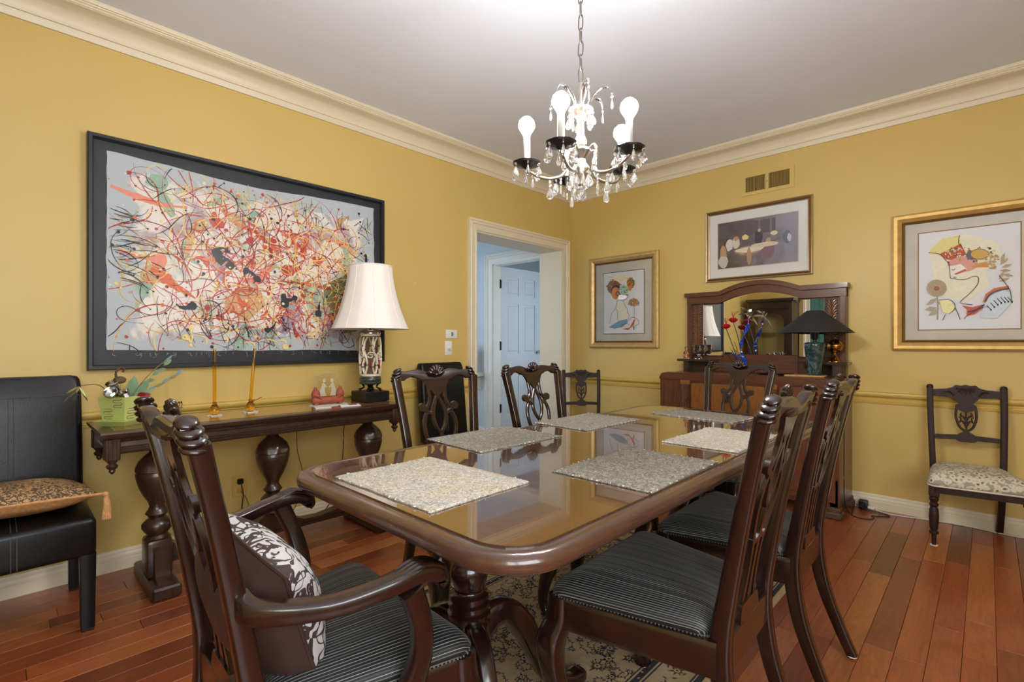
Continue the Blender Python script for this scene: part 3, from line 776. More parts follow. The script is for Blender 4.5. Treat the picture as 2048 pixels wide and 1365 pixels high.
# placemats
pm = [(2.037, -3.322, .415, .318, 1, 'cream fibre placemat at the near end of the table', 'placemat_fibre'),
      (1.742, -2.797, .315, .412, -2, 'grey fibre placemat nearest the table lamp', 'placemat_grey'),
      (1.764, -2.217, .300, .424, -1, 'grey fibre placemat in front of the open doorway', 'placemat_grey'),
      (2.362, -2.816, .305, .425, 1, 'grey fibre placemat before the nearer right-hand chair', 'placemat_grey'),
      (2.374, -2.213, .270, .430, 0, 'cream fibre placemat before the farther right-hand chair', 'placemat_fibre'),
      (2.069, -1.667, .430, .258, -5, 'grey fibre placemat at the sideboard end of the table', 'placemat_grey')]
for x, y, w_, l_, a, lab, mt in pm:
    r_ = random.Random(int(x * 999)); pts = []
    for i in range(64):
        q = i / 16; s = int(q); f_ = q - s
        u, v = ((-1 + 2 * f_, -1), (1, -1 + 2 * f_), (1 - 2 * f_, 1), (-1, 1 - 2 * f_))[s]
        pts.append((u * w_ / 2 + r_.uniform(-.0015, .0015), v * l_ / 2 + r_.uniform(-.0015, .0015)))
    b = B(); n = len(pts); vs = []
    for sc, z in ((.995, 0), (1, .002), (.99, .0045), (.9, .005), (.5, .0045)): vs += [(p[0] * sc, p[1] * sc, z + (r_.uniform(0, .0008) if z > 0 else 0)) for p in pts]
    fs = [(k * n + i, k * n + (i + 1) % n, (k + 1) * n + (i + 1) % n, (k + 1) * n + i) for k in range(4) for i in range(n)] + [tuple(range(n - 1, -1, -1)), tuple(4 * n + i for i in range(n))]
    b.add(vs, fs)
    root = thing('placemat', lab, 'placemat', (x, y, TZ + .0007), R(a), 'fibre placemats')
    b.obj('mat_body', mt, root, ang=70)
    e = B()
    for k in range(34):
        p = pts[r_.randrange(n)]; ang = r_.uniform(0, 6.28)
        e.sweep([(p[0], p[1], .004), (p[0] + .005 * math.cos(ang), p[1] + .005 * math.sin(ang), .0045)], .0013, sec=circ(4))
    tag(e.obj('frayed_edge', 'fibre_white', root), kind='stuff')

# ================================================================== rug
RX0, RX1, RY0, RY1 = 1.25, 2.45, -3.45, -1.50
rcx, rcy = (RX0 + RX1) / 2, (RY0 + RY1) / 2; rw, rl = (RX1 - RX0) / 2, (RY1 - RY0) / 2
t = thing('area_rug', 'beige floral rug with navy border and fringed ends under the table', 'rug', (rcx, rcy, 0))
B().span(-rw, rw, -rl, rl, .0005, .007, bev=.002).obj('pile', 'rug_field', t)
pat = B(); rg = random.Random(11); ZR = .0073
def ribbon(P, w_, mt, z=ZR):
    pat.use(mt); P = [Vector((p[0], p[1], 0)) for p in P]; vs = []; m = len(P)
    for i, p in enumerate(P):
        d = P[min(i + 1, m - 1)] - P[max(i - 1, 0)]; d = d.normalized() if d.length else Vector((1, 0, 0)); nn = Vector((-d.y, d.x, 0)) * w_ / 2
        vs += [(p + nn)[:2] + (z,), (p - nn)[:2] + (z,)]
    pat.add(vs, [(2 * i, 2 * i + 1, 2 * i + 3, 2 * i + 2) for i in range(m - 1)])
def leaf(x, y, a, L, w_, mt, z=ZR):
    pat.use(mt); c, s = math.cos(a), math.sin(a)
    pts = [(0, 0), (L * .35, w_ / 2), (L, 0), (L * .35, -w_ / 2)]
    pat.add([(x + u * c - v * s, y + u * s + v * c, z) for u, v in pts], [(0, 1, 2, 3)])
def rosette(x, y, r, k=8, mt='rug_navy'):
    a0 = rg.uniform(0, 6)
    for i in range(k): leaf(x, y, a0 + 2 * PI * i / k + rg.uniform(-.15, .15), r * rg.uniform(.5, 1.3), r * rg.uniform(.22, .42), mt, ZR + .0001)
    pat.use('rug_band'); pat.add([(x + r * .33 * a, y + r * .33 * b, ZR + .0003) for a, b in circ(7)], [tuple(range(7))])
    pat.use(mt); pat.add([(x + r * .15 * a, y + r * .15 * b, ZR + .0005) for a, b in circ(6)], [tuple(range(6))])
def frame_band(ins, w_, mt, z=ZR):
    a, b = rw - ins, rl - ins
    for P in ([(-a, -b), (a, -b)], [(a, -b), (a, b)], [(a, b), (-a, b)], [(-a, b), (-a, -b)]): ribbon(P, w_, mt, z)
for ins, w_, mt in ((.012, .022, 'rug_band'), (.035, .020, 'rug_navy'), (.052, .006, 'rug_navy'), (.165, .006, 'rug_navy'), (.185, .022, 'rug_navy'), (.205, .005, 'rug_navy')): frame_band(ins, w_, mt)
for side in range(4):                       # scroll border
    a, b = rw - .108, rl - .108; L = 2 * b if side % 2 == 0 else 2 * a; k = int(L / .085)
    for i in range(k):
        s_ = -L / 2 + (i + .5) * L / k
        x, y = ((a, s_), (s_, b), (-a, s_), (s_, -b))[side]
        rosette(x, y, .034 if i % 2 else .022, 8 if i % 2 else 5, 'rug_navy' if i % 3 else 'rug_umber')
        for q in range(5): leaf(x + rg.uniform(-.04, .04), y + rg.uniform(-.04, .04), rg.uniform(0, 6.28), .022, .008, rg.choice(('rug_navy', 'rug_umber')))
        ins_ = 1 if side in (0, 1) else -1
    for q in range(k * 2):
        s_ = -L / 2 + q * L / (2 * k); off = .185
        x, y = ((rw - off, s_), (s_, rl - off), (-(rw - off), s_), (s_, -(rl - off)))[side]
        leaf(x, y, rg.uniform(0, 6.28), .014, .008, 'rug_band', ZR + .0004)
pts_f = []
fx, fy = rw - .215, rl - .215
for _ in range(4000):
    x, y = rg.uniform(-fx, fx), rg.uniform(-fy, fy)
    if all((x - p[0]) ** 2 + (y - p[1]) ** 2 > .0030 for p in pts_f): pts_f.append((x, y))
for i, (x, y) in enumerate(pts_f):
    r_ = rg.choice((.014, .020, .026, .036)); rosette(x, y, r_, rg.choice((6, 8, 9, 11)), 'rug_navy' if rg.random() < .75 else 'rug_umber')
    a = rg.uniform(0, 6.28); P = []
    px, py, h = x, y, a; cv = rg.choice((-1, 1)) * rg.uniform(.25, .6)
    for k in range(17):
        if abs(px) > fx or abs(py) > fy: break
        P.append((px, py)); px += .011 * math.cos(h); py += .011 * math.sin(h); h += cv * (.4 + k * .06)
        if k > 1: leaf(px, py, h + rg.choice((-1, 1)) * .9, rg.uniform(.008, .018), .006, rg.choice(('rug_navy', 'rug_navy', 'rug_umber')))
    if len(P) > 2: ribbon(P, .0022, 'rug_navy')
tag(pat.obj('woven_pattern', None, t, smooth=False, flip=False), kind='stuff')
fr = B()
for end in (-1, 1):
    for k in range(110):
        x = -rw + (k + .5) * 2 * rw / 110; L = rg.uniform(.045, .07)
        fr.sweep([(x, end * (rl - .004), .005), (x + rg.uniform(-.006, .006), end * (rl + L * .5), .006), (x + rg.uniform(-.012, .012), end * (rl + L), .003)], [.004, .0045, .003], sec=circ(5))
tag(fr.obj('fringe', 'fringe_white', t), kind='stuff')
# ================================================================== console table
CX0, CX1, CY0, CY1, CZ = .10, .545, -3.83, -2.40, .757
t = thing('console_table', 'long carved console table on three vase-shaped pedestals along the wall', 'table', ((CX0 + CX1) / 2, (CY0 + CY1) / 2, 0))
hx, hy = (CX1 - CX0) / 2, (CY1 - CY0) / 2
def rectprof(prof, hx, hy):
    b = B(); vs = []; n = len(prof)
    for sx, sy in ((-1, -1), (1, -1), (1, 1), (-1, 1)):
        for o_, z in prof: vs.append((sx * (hx + o_), sy * (hy + o_), z))
    fs = [(i * n + k, ((i + 1) % 4) * n + k, ((i + 1) % 4) * n + k + 1, i * n + k + 1) for i in range(4) for k in range(n - 1)]
    fs += [tuple(i * n for i in (3, 2, 1, 0)), tuple(i * n + n - 1 for i in range(4))]
    return b.add(vs, fs)
rectprof([(-.02, CZ - .03), (-.012, CZ - .028), (-.004, CZ - .018), (0, CZ - .008), (-.002, CZ - .001), (-.05, CZ)], hx, hy).obj('top_border', 'walnut_dark', t, ang=35)
B().span(-hx + .05, hx - .05, -hy + .05, hy - .05, CZ - .004, CZ + .0008).obj('top_board', 'console_top', t, smooth=False)
rectprof([(-.045, CZ - .098), (-.040, CZ - .098), (-.036, CZ - .092), (-.042, CZ - .088), (-.042, CZ - .080), (-.036, CZ - .078), (-.036, CZ - .072), (-.044, CZ - .068), (-.046, CZ - .050), (-.036, CZ - .040), (-.028, CZ - .03)], hx, hy).obj('frieze', 'walnut_dark', t, ang=30)
for sx in (-1, 1):
    for sy in (-1, 1):
        x, y = sx * (hx - .042), sy * (hy - .042); c = B().box((x, y, CZ - .075), (.05, .05, .09), bev=.004).lathe([(.0, CZ - .178), (.006, CZ - .174), (.012, CZ - .165), (.010, CZ - .158), (.018, CZ - .152), (.021, CZ - .143), (.012, CZ - .134), (.017, CZ - .128), (.020, CZ - .12), (.0, CZ - .119)], (x, y, 0), 14)
        for k in (-1, 0, 1): c.box((x + sx * .026, y + k * .013, CZ - .075), (.004, .006, .08), bev=.0015); c.box((x + k * .013, y + sy * .026, CZ - .075), (.006, .004, .08), bev=.0015)
        c.obj('corner_drop', 'walnut_dark', t, ang=40)
vase = [(.050, .22), (.042, .23), (.036, .238), (.046, .252), (.056, .27), (.056, .288), (.044, .304), (.030, .316), (.036, .326), (.044, .336), (.034, .352), (.028, .368), (.034, .39), (.052, .425), (.066, .46), (.076, .50), (.078, .522), (.074, .530), (.074, .533), (.079, .536), (.077, .552), (.066, .580), (.044, .605), (.030, .616), (.026, .632), (.040, .642), (.040, .652), (.030, .660)]
gad = lambda a, z: 1 - .05 * abs(math.sin(a * 4)) ** .3 * (1 if z > .536 and z < .61 else 0) if z > .536 else 1
for i, y in enumerate((-3.60 - (CY0 + CY1) / 2, -3.085 - (CY0 + CY1) / 2, -2.515 - (CY0 + CY1) / 2)):
    B().lathe([(r * 1.08, z) for r, z in vase], (0, y, 0), 32, flute=lambda a, z: 1 + (.11 * (abs(math.cos(a * 4)) ** .5) - .09 if .537 < z < .61 else 0)).obj('pedestal', 'walnut_dark', t, ang=40)
    if i != 1:
        f = B(); yy = y
        f.span(-.22, .20, yy - .055, yy + .055, 0, .055, bev=.008)
        f.box((0, yy, .14), (.13, .10, .17), bev=.015, seg=2)
        for s in (-1, 1):
            f.prism([(.05, .19), (.085, .20), (.105, .185), (.110, .15), (.105, .11), (.115, .08), (.14, .062), (.165, .055), (.05, .055)], lambda u, v, k: (s * u, yy + k, v), -.028, .028)
        f.obj('trestle_foot', 'walnut_dark', t, ang=35)
yl, ym, yr_ = -3.60 - (CY0 + CY1) / 2, -3.085 - (CY0 + CY1) / 2, -2.515 - (CY0 + CY1) / 2
pts = [(yl + .04, .10), (yr_ - .04, .10), (yr_ - .04, .19), (yr_ - .12, .165), (ym + .25, .135), (ym + .16, .14), (ym + .10, .165), (ym + .06, .205), (ym + .045, .222), (ym - .045, .222), (ym - .06, .205), (ym - .10, .165), (ym - .16, .14), (ym - .25, .135), (yl + .12, .165), (yl + .04, .19)]
B().prism(pts, lambda u, v, k: (k, u, v), -.03, .03).span(.028, .036, yl + .05, yr_ - .05, .112, .117).span(.028, .036, yl + .05, yr_ - .05, .124, .128).obj('stretcher', 'walnut_dark', t, ang=30)

# ================================================================== black leather side chairs
def leather_chair(label, loc, rz, wd=.46):
    t = thing('leather_chair', label, 'chair', loc, rz, 'black leather chairs against the wall')
    # local: front +y, width x
    sl = lambda z: -.20 - (z - .40) * .10
    def back(u, v):
        a = 2 * PI * u
        return None
    bk = B(); secs = []
    for z, sc in ((.40, 1), (.60, 1), (.80, .995), (.93, .985), (.955, .965), (.968, .93), (.972, .86)):
        yc = sl(z); secs.append([(p[0] * sc, yc + p[1] * (1 if z < .94 else .8), z) for p in rrect(wd / 2, .04, .025, 4)])
    vs = [p for s_ in secs for p in s_]; n = len(secs[0])
    fs = [(k * n + i, k * n + (i + 1) % n, (k + 1) * n + (i + 1) % n, (k + 1) * n + i) for k in range(len(secs) - 1) for i in range(n)] + [tuple(range(n - 1, -1, -1)), tuple((len(secs) - 1) * n + i for i in range(n))]
    b = bk.add(vs, fs).obj('backrest', 'leather_black', t, ang=50)
    q = B()
    for x in (-.06 * 0 - .008, .008): q.sweep([(x - 0, sl(.46) + .0405, .46), (x, sl(.88) + .0405, .88)], .0016, sec=circ(5))
    q.sweep([(-wd / 2 + .01, sl(.885) + .0405, .885), (wd / 2 - .01, sl(.885) + .0405, .885)], .0018, sec=circ(5))
    q.obj('stitching', 'thread', b)
    st = B().box((0, .02, .365), (wd, .47, .15), bev=.022, seg=3).obj('seat', 'leather_black', t, ang=50)
    q = B()
    for x in (-.008, .008): q.sweep([(x, -.16, .4405), (x, .235, .4405), (x, .2545, .42), (x, .2555, .30)], .0016, sec=circ(5))
    q.obj('stitching', 'thread', st)
    for sx in (-1, 1):
        for sy, yy in ((1, .225), (-1, -.205)):
            x = sx * (wd / 2 - .026)
            P = [(x, yy, .30), (x, yy + (0 if sy > 0 else -.03), .012)]
            lg = B().sweep(P, [(.025, .025), (.021, .021)], sec=rrect(1, 1, .15, 2), up=(0, 1, 0)).obj('leg', 'leather_black', t, ang=40)
            B().box((x, yy + (0 if sy > 0 else -.03), .006), (.038, .038, .012), bev=.002).obj('foot_cap', 'plastic_black', lg)
    return t
lc = leather_chair('black leather chair with a patterned cushion left of the console', (.335, -4.075, 0), R(-90), .46)
lc2 = leather_chair('black leather chair half hidden behind a dining chair beside the doorway', (.36, -1.775, 0), R(-88), .42)
t, P = cushion('cushion', 'tan damask cushion with corner tassels lying on the black leather chair', .44, .42, .13, 'damask_gold', 'tan_rope')
B().sweep(P, .0055, sec=circ(6), up=(0, 1, 0), closed=True).obj('piping', 'tan_rope', t)
for sx, sz in ((1, 1), (-1, 1), (1, -1), (-1, -1)):
    ts = B(); x, z = sx * .218, sz * .208
    inv = Vector((x, 0, z))
    ts.ell((x + sx * .012, -.004, z + sz * .004), .012, 8, 6)
    for k in range(14):
        a = 2 * PI * k / 14; r_ = .010
        ts.sweep([(x + sx * .014 + r_ * .5 * math.cos(a), -.010, z + sz * .006 + r_ * .5 * math.sin(a)), (x + sx * .018 + r_ * math.cos(a), -.05, z + sz * .008 + r_ * math.sin(a)), (x + sx * .018 + r_ * 1.3 * math.cos(a), -.10, z + sz * .008 + r_ * 1.3 * math.sin(a))], .0032, sec=circ(5))
    ts.obj('tassel', 'tan_rope', t)
t.location = (.36, -4.06, .512); t.rotation_euler = (R(90 - 5), R(3), R(4 + 90))

# ================================================================== big drip painting
PY0, PY1, PZ0, PZ1 = -3.821, -2.225, .991, 2.123
pc = ((PY0 + PY1) / 2, (PZ0 + PZ1) / 2); ph, pv = (PY1 - PY0) / 2, (PZ1 - PZ0) / 2
def frame(prof, hw, hh):
    """mitred frame, local plane y-z facing +x; prof = (inset, out)"""
    b = B(); vs = []; n = len(prof)
    for sy, sz in ((-1, -1), (1, -1), (1, 1), (-1, 1)):
        for ins, o_ in prof: vs.append((o_, sy * (hw - ins), sz * (hh - ins)))
    fs = [(i * n + k, ((i + 1) % 4) * n + k, ((i + 1) % 4) * n + k + 1, i * n + k + 1) for i in range(4) for k in range(n - 1)]
    return b.add(vs, fs)
t = thing('drip_painting', 'huge black-framed abstract of dripped and splattered paint above the console', 'painting', (0, pc[0], pc[1]))
frame([(0, .001), (0, .042), (.005, .050), (.018, .050), (.023, .044), (.024, .020)], ph, pv).obj('frame', 'frame_black', t, ang=30)
B().span(.002, .018, -ph + .022, ph - .022, -pv + .022, pv - .022).obj('backing_board', 'mat_black', t, smooth=False)
rc = random.Random(21)
CYH, CZH = ph - .075, pv - .085
edge = []
for i in range(160):
    q = i / 40; s = int(q); f_ = q - s
    u, v = ((-1 + 2 * f_, -1), (1, -1 + 2 * f_), (1 - 2 * f_, 1), (-1, 1 - 2 * f_))[s]
    w1 = .018 * noise.noise(Vector((q * 2.1, 3, 0))) + .004 * noise.noise(Vector((q * 14, 7, 0)))
    edge.append((u * (CYH + w1), v * (CZH + w1) + (.02 * (v > 0) * (.2 - abs(u))) * -1 + (-.012 * u if v < 0 else 0)))
b = B(); n = len(edge)
b.prism(edge, lambda u, v, k: (k, u, v), .0182, .0200)
cv = b.obj('canvas', 'canvas_ground', t, smooth=False)
pt = B()
LAY = [.0201]
def pribbon(P, ws, col):
    pt.use(flat(col)); LAY[0] += .0000035; P = [Vector(p) for p in P]; m = len(P); vs = []
    for i, p in enumerate(P):
        d = P[min(i + 1, m - 1)] - P[max(i - 1, 0)]; d = d.normalized() if d.length > 1e-9 else Vector((1, 0)); nn = Vector((-d.y, d.x)) * ws[i] / 2
        for q in (p + nn, p - nn): vs.append((LAY[0], max(-CYH + .004, min(CYH - .004, q.x)), max(-CZH + .004, min(CZH - .004, q.y))))
    pt.add(vs, [(2 * i, 2 * i + 1, 2 * i + 3, 2 * i + 2) for i in range(m - 1)])
def blob(x, y, r, col, k=9):
    pt.use(flat(col)); LAY[0] += .0000035; z = LAY[0]
    ax = [(x + r * rc.uniform(.7, 1.2) * a, y + r * rc.uniform(.7, 1.2) * b_) for a, b_ in circ(k)]
    pt.add([(z, max(-CYH + .004, min(CYH - .004, a)), max(-CZH + .004, min(CZH - .004, b_))) for a, b_ in ax], [tuple(range(k))])
def drip(x, y, L, w_, col, curl=.3, head=None, fill=.0):
    h = head if head is not None else rc.uniform(0, 6.28); P = []; ws = []; k = max(6, int(L / .012)); c = rc.gauss(0, curl)
    for i in range(k):
        P.append((x, y)); x += L / k * math.cos(h); y += L / k * math.sin(h); c += rc.gauss(0, curl * .35); c *= .94; h += c * .35
        q = i / (k - 1); ws.append(w_ * (.35 + .65 * math.sin(PI * min(1, q * 1.15 + .05)) if q < .95 else .5) * rc.uniform(.75, 1.25))
    pribbon(P, ws, col)
    if rc.random() < .5: blob(P[-1][0], P[-1][1], w_ * rc.uniform(.8, 1.8), col)
def inside(fx=.86, fz=.80, ox=0): return (rc.uniform(-CYH * fx, CYH * fx) if rc.random() < .55 else rc.triangular(-CYH * fx, CYH * fx, ox)), rc.uniform(-CZH * fz, CZH * fz)
RED, RED2, ORG, SAL, YEL, YEL2, BLK, MINT, LIL, WHT, OCH, GRN = (176, 52, 40), (196, 84, 66), (214, 104, 62), (226, 140, 116), (232, 206, 128), (222, 180, 84), (36, 36, 42), (148, 178, 158), (164, 154, 176), (228, 222, 214), (204, 164, 118), (104, 120, 76)
for _ in range(34): x, y = inside(); drip(x, y, rc.uniform(.08, .22), rc.uniform(.03, .07), rc.choice((MINT, LIL, WHT, WHT, MINT, OCH)), .5)
for _ in range(26): x, y = inside(.7, .7, .1); drip(x, y, rc.uniform(.04, .12), rc.uniform(.012, .03), rc.choice((RED2, OCH, ORG, RED)), .8)
drip(.52, -.27, .16, .12, GRN, .3, R(70)); drip(.60, -.20, .1, .06, GRN, .3, R(90)); drip(.50, -.36, .12, .07, GRN, .3, R(20))
for x, y, L, w_, a in ((-.71, .33, .34, .030, -14), (-.68, .02, .18, .026, -8), (-.55, -.06, .22, .05, -24), (-.32, .02, .26, .020, 6), (-.16, .24, .30, .032, -6), (.10, .22, .16, .024, 0), (-.12, -.08, .30, .038, 2), (.14, -.07, .22, .02, 8), (.38, .22, .26, .024, 16), (.44, -.20, .16, .05, 4), (.32, -.30, .26, .020, 10)):
    drip(x, y, L, w_, rc.choice((ORG, SAL, (222, 122, 88))), .12, R(a))
for _ in range(190): x, y = inside(.8, .78, .05); drip(x, y, rc.uniform(.1, .5), rc.uniform(.0025, .007), rc.choice((RED, RED, RED2)), .3)
for _ in range(150): x, y = inside(.72, .72, -.1); drip(x, y, rc.uniform(.06, .3), rc.uniform(.002, .006), rc.choice((RED, (196, 70, 52))), .45)
for _ in range(36): x, y = inside(.5, .7, .2); drip(x, y, rc.uniform(.05, .18), rc.uniform(.006, .013), RED, .4)
for _ in range(170): x, y = inside(.9, .85, .3); drip(x, y, rc.uniform(.08, .4), rc.uniform(.002, .006), rc.choice((YEL, YEL, YEL2)), .4)
for _ in range(90): x, y = rc.gauss(.42, .12), rc.gauss(.02, .16); drip(x, y, rc.uniform(.06, .25), rc.uniform(.002, .005), YEL, .8)
for _ in range(130): x, y = rc.uniform(-CYH, CYH), rc.uniform(-CZH, CZH); drip(x, y, rc.uniform(.05, .3), rc.uniform(.0018, .005), BLK, .45)
for _ in range(26): drip(-CYH + .01 + rc.uniform(0, .05), rc.uniform(-.15, .28), rc.uniform(.06, .2), rc.uniform(.002, .006), BLK, .35, rc.uniform(-.3, .15))
for _ in range(60): drip(rc.uniform(-.5, CYH), -CZH + rc.uniform(.01, .1), rc.uniform(.05, .14), rc.uniform(.0015, .004), BLK, .12, R(rc.uniform(95, 130)))
for _ in range(26): drip(rc.uniform(.2, CYH), CZH - rc.uniform(.03, .14), rc.uniform(.05, .12), rc.uniform(.0015, .004), BLK, .12, R(rc.uniform(230, 300)))
for _ in range(24): drip(rc.uniform(-.4, .3), CZH - rc.uniform(.02, .08), rc.uniform(.06, .14), rc.uniform(.002, .004), YEL, .15, R(rc.uniform(255, 285)))
for _ in range(22): x, y = rc.uniform(-.45, .65), -CZH + rc.uniform(.02, .1); drip(x, y, rc.uniform(.04, .12), rc.uniform(.004, .012), YEL, 1.2)
for x, y, r_ in ((.12, -.19, .03), (.11, -.16, .022), (-.25, .06, .03), (-.18, .0, .026), (.33, -.25, .024), (-.37, -.24, .024), (-.10, -.02, .02), (.02, -.36, .016), (.66, .16, .014)): blob(x, y, r_, BLK, 8); drip(x, y, .09, .018, BLK, .6)
for _ in range(420):
    x, y = inside(1, .97); blob(x, y, rc.choice((.002, .003, .004, .006, .009)), rc.choice((BLK, BLK, RED, YEL, YEL, SAL, ORG, WHT)), 6)
tag(pt.obj('drip_paint', None, cv, smooth=False, flip=False), kind='stuff')
th = B()
for _ in range(46):
    y = rc.uniform(-CYH, CYH); L = rc.uniform(.01, .04); th.sweep([(.0196, y, -CZH - .006), (.0196, y + rc.uniform(-.008, .008), -CZH - .006 - L * .5), (.0196, y + rc.uniform(-.012, .012), -CZH - L * rc.uniform(.6, 1))], .0004, sec=circ(3))
tag(th.obj('loose_threads', 'fibre_white', cv), kind='stuff')
B().span(.0275, .029, -ph + .0235, ph - .0235, -pv + .0235, pv - .0235).obj('glazing', 'matte_glass', t, smooth=False)

# ================================================================== table lamp with bell shade
t = thing('table_lamp', 'tall table lamp with white bell shade and carved column on the console', 'lamp', (.30, -2.487, CZ + .001), R(0))
L0 = .008
B().box((0, 0, .032), (.17, .17, .062), bev=.003).obj('plinth', 'plastic_black', t)
f = B().lathe([(.0, .100), (.03, .100), (.034, .106), (.0, .108)], n=16)
for k in range(4):
    a = R(45 + 90 * k); c, s = math.cos(a), math.sin(a)
    P = catmull([(.060 * c, .060 * s, .064), (.066 * c, .066 * s, .072), (.052 * c, .052 * s, .078), (.040 * c, .040 * s, .088), (.048 * c, .048 * s, .104), (.062 * c, .062 * s, .110)], 4)
    f.sweep(P, [.007, .008, .006, .006, .007, .004], sec=circ(6))
f.lathe([(.0, .064), (.014, .064), (.018, .075), (.012, .088), (.016, .098), (0, .1)], n=12)
f.obj('bracket_feet', 'iron', t)
B().lathe([(.0, .108), (.066, .108), (.068, .116), (.064, .122), (.066, .128), (.066, .142), (.062, .148), (.060, .156), (0, .156)], n=28).obj('green_collar', 'green_dark', t)
B().lathe([(.050, .156), (.050, .425), (.0, .425)], n=24).obj('column_core', 'carved_shadow', t)
c = B(); c.use('carved_cream')
cyl = lambda a, z, r_=.058: (r_ * math.cos(a), r_ * math.sin(a), z)
c.lathe([(.048, .157), (.062, .157), (.062, .17), (.048, .17)], n=28); c.lathe([(.048, .405), (.061, .405), (.061, .418), (.048, .418)], n=28)
for k in range(6):
    a0 = 2 * PI * k / 6
    for mt, pts, ws in (('carved_cream', [(0, .17), (.10, .22), (.05, .28), (-.10, .31), (-.06, .36), (.12, .40)], [.008, .012, .013, .012, .011, .007]),
                        ('carved_cream', [(.45, .40), (.38, .34), (.52, .28), (.40, .22), (.50, .17)], [.006, .013, .014, .012, .007]),
                        ('carved_olive', [(.22, .30), (.30, .35), (.20, .40)], [.005, .011, .006]),
                        ('carved_red', [(-.12, .20), (-.22, .22), (-.20, .25), (-.10, .245), (-.12, .225)], [.005, .007, .007, .006, .004])):
        P = catmull([cyl(a0 + a * 1.9, z) for a, z in pts], 5); c.use(mt); c.sweep(P, [(w_, .006) for w_ in ws], sec=circ(8), up=(0, 0, 1))
    c.use('carved_cream'); P = []
    for q in range(18): rr_ = .024 * (1 - q / 20); th_ = q * .55; P.append(cyl(a0 + .55 + rr_ * math.cos(th_) / .055, .285 + rr_ * math.sin(th_), .060))
    c.sweep(P, .0052, sec=circ(6))
c.obj('carved_column', None, t, ang=60)
B().lathe([(.062, .418), (.064, .426), (.060, .436), (.046, .448), (.022, .456), (.012, .462), (.009, .47), (.014, .476), (.009, .484), (.006, .50), (.006, .56), (0, .56)], n=24).obj('silver_cap', 'silver', t)
def bell(u, v):
    a = 2 * PI * u + PI / 8; z = .452 + v * .392
    r_ = .137 + .103 * (1 - v) ** 1.9 + .004 * math.sin(PI * v)
    k = (a % (PI / 4)) - PI / 8; r_ *= math.cos(PI / 8) / math.cos(k) * .5 + .5 * 1
    return (r_ * math.cos(a), r_ * math.sin(a), z)
sh = B().grid(bell, 64, 14).grid(lambda u, v: tuple(q * (.988 if i < 2 else 1) for i, q in enumerate(bell(1 - u, v))), 64, 14).obj('lamp_shade', 'shade_white', t, ang=60, flip=False)
rb = B()
for z, r_ in ((.453, None), (.843, None)): rb.sweep([bell(k / 64, 0 if z < .6 else 1) for k in range(64)], .0036, sec=circ(6), closed=True)
for k in range(8): rb.sweep([bell(k / 8, v / 12) for v in range(13)], .0018, sec=circ(5))
rb.obj('shade_piping', 'shade_white', sh)
B().lathe([(.012, .50), (.018, .52), (.018, .56), (.03, .60), (.034, .63), (.02, .66), (0, .665)], n=14).obj('bulb', 'candle_white', t)
hb = B().sweep(catmull([(.0, .03, .50), (0, .06, .58), (0, .055, .75), (0, .0, .83), (0, -.055, .75), (0, -.06, .58), (0, -.03, .5)], 5), .002, sec=circ(5), up=(1, 0, 0)).lathe([(.004, .83), (.008, .845), (.006, .86), (0, .868)], n=10)
hb.obj('harp', 'brass', t)

# ================================================================== things on the console
def onc(px_y, x): return (x, px_y, CZ + .001)
t = thing('planter', 'square lime green pot with squiggle relief holding dried stems', 'planter', (.335, -3.728, CZ + .001), R(40))
sq = lambda s0, z0, s1, z1: [(-1, -1), (1, -1), (1, 1), (-1, 1)]
pb = B(); vs = []
for s_, z in ((.050, .022), (.062, .128), (.056, .128), (.046, .04)): vs += [(x * s_, y * s_, z) for x, y in sq(0, 0, 0, 0)]
fs = [(k * 4 + i, k * 4 + (i + 1) % 4, (k + 1) * 4 + (i + 1) % 4, (k + 1) * 4 + i) for k in range(3) for i in range(4)] + [(3, 2, 1, 0), (12, 13, 14, 15)]
pb.add(vs, fs).obj('pot', 'green_glaze', t, smooth=False)
vs = []
sb = B()
for s_, z in ((.052, 0), (.060, .008), (.074, .024), (.070, .025), (.056, .012)): vs += [(x * s_, y * s_, z) for x, y in sq(0, 0, 0, 0)]
sb.add(vs, [(k * 4 + i, k * 4 + (i + 1) % 4, (k + 1) * 4 + (i + 1) % 4, (k + 1) * 4 + i) for k in range(4) for i in range(4)] + [(3, 2, 1, 0), (16, 17, 18, 19)]).obj('saucer', 'green_glaze', t, smooth=False)
sw = B()
for fx_, fy_ in ((0, -1), (1, 0), (0, 1), (-1, 0)):
    for cu, cz_ in ((.028, .105), (-.020, .055)):
        P = []
        for q in range(5):
            z = cz_ + .022 - q * .011; a, b_ = (-.016, .016) if q % 2 == 0 else (.016, -.016)
            P += [(a, z), (b_, z), (b_ * 1.25, z - .0055)]
        P = P[:-1]; pp = []
        for u, z in P:
            d = .050 + (z - .022) / .106 * .012 + .0008; u += cu
            pp.append(Vector((u * (-fy_) + fx_ * d, u * fx_ + fy_ * d, z)))
        sw.sweep(pp, .0018, sec=circ(5))
sw.obj('squiggle_relief', 'carved_olive', t, ang=60)
st = B()
def stem(P, r0, mt): st.use(mt); st.sweep(catmull(P, 5), [r0, r0 * .6], sec=circ(5), up=(.3, .2, .9)); return P
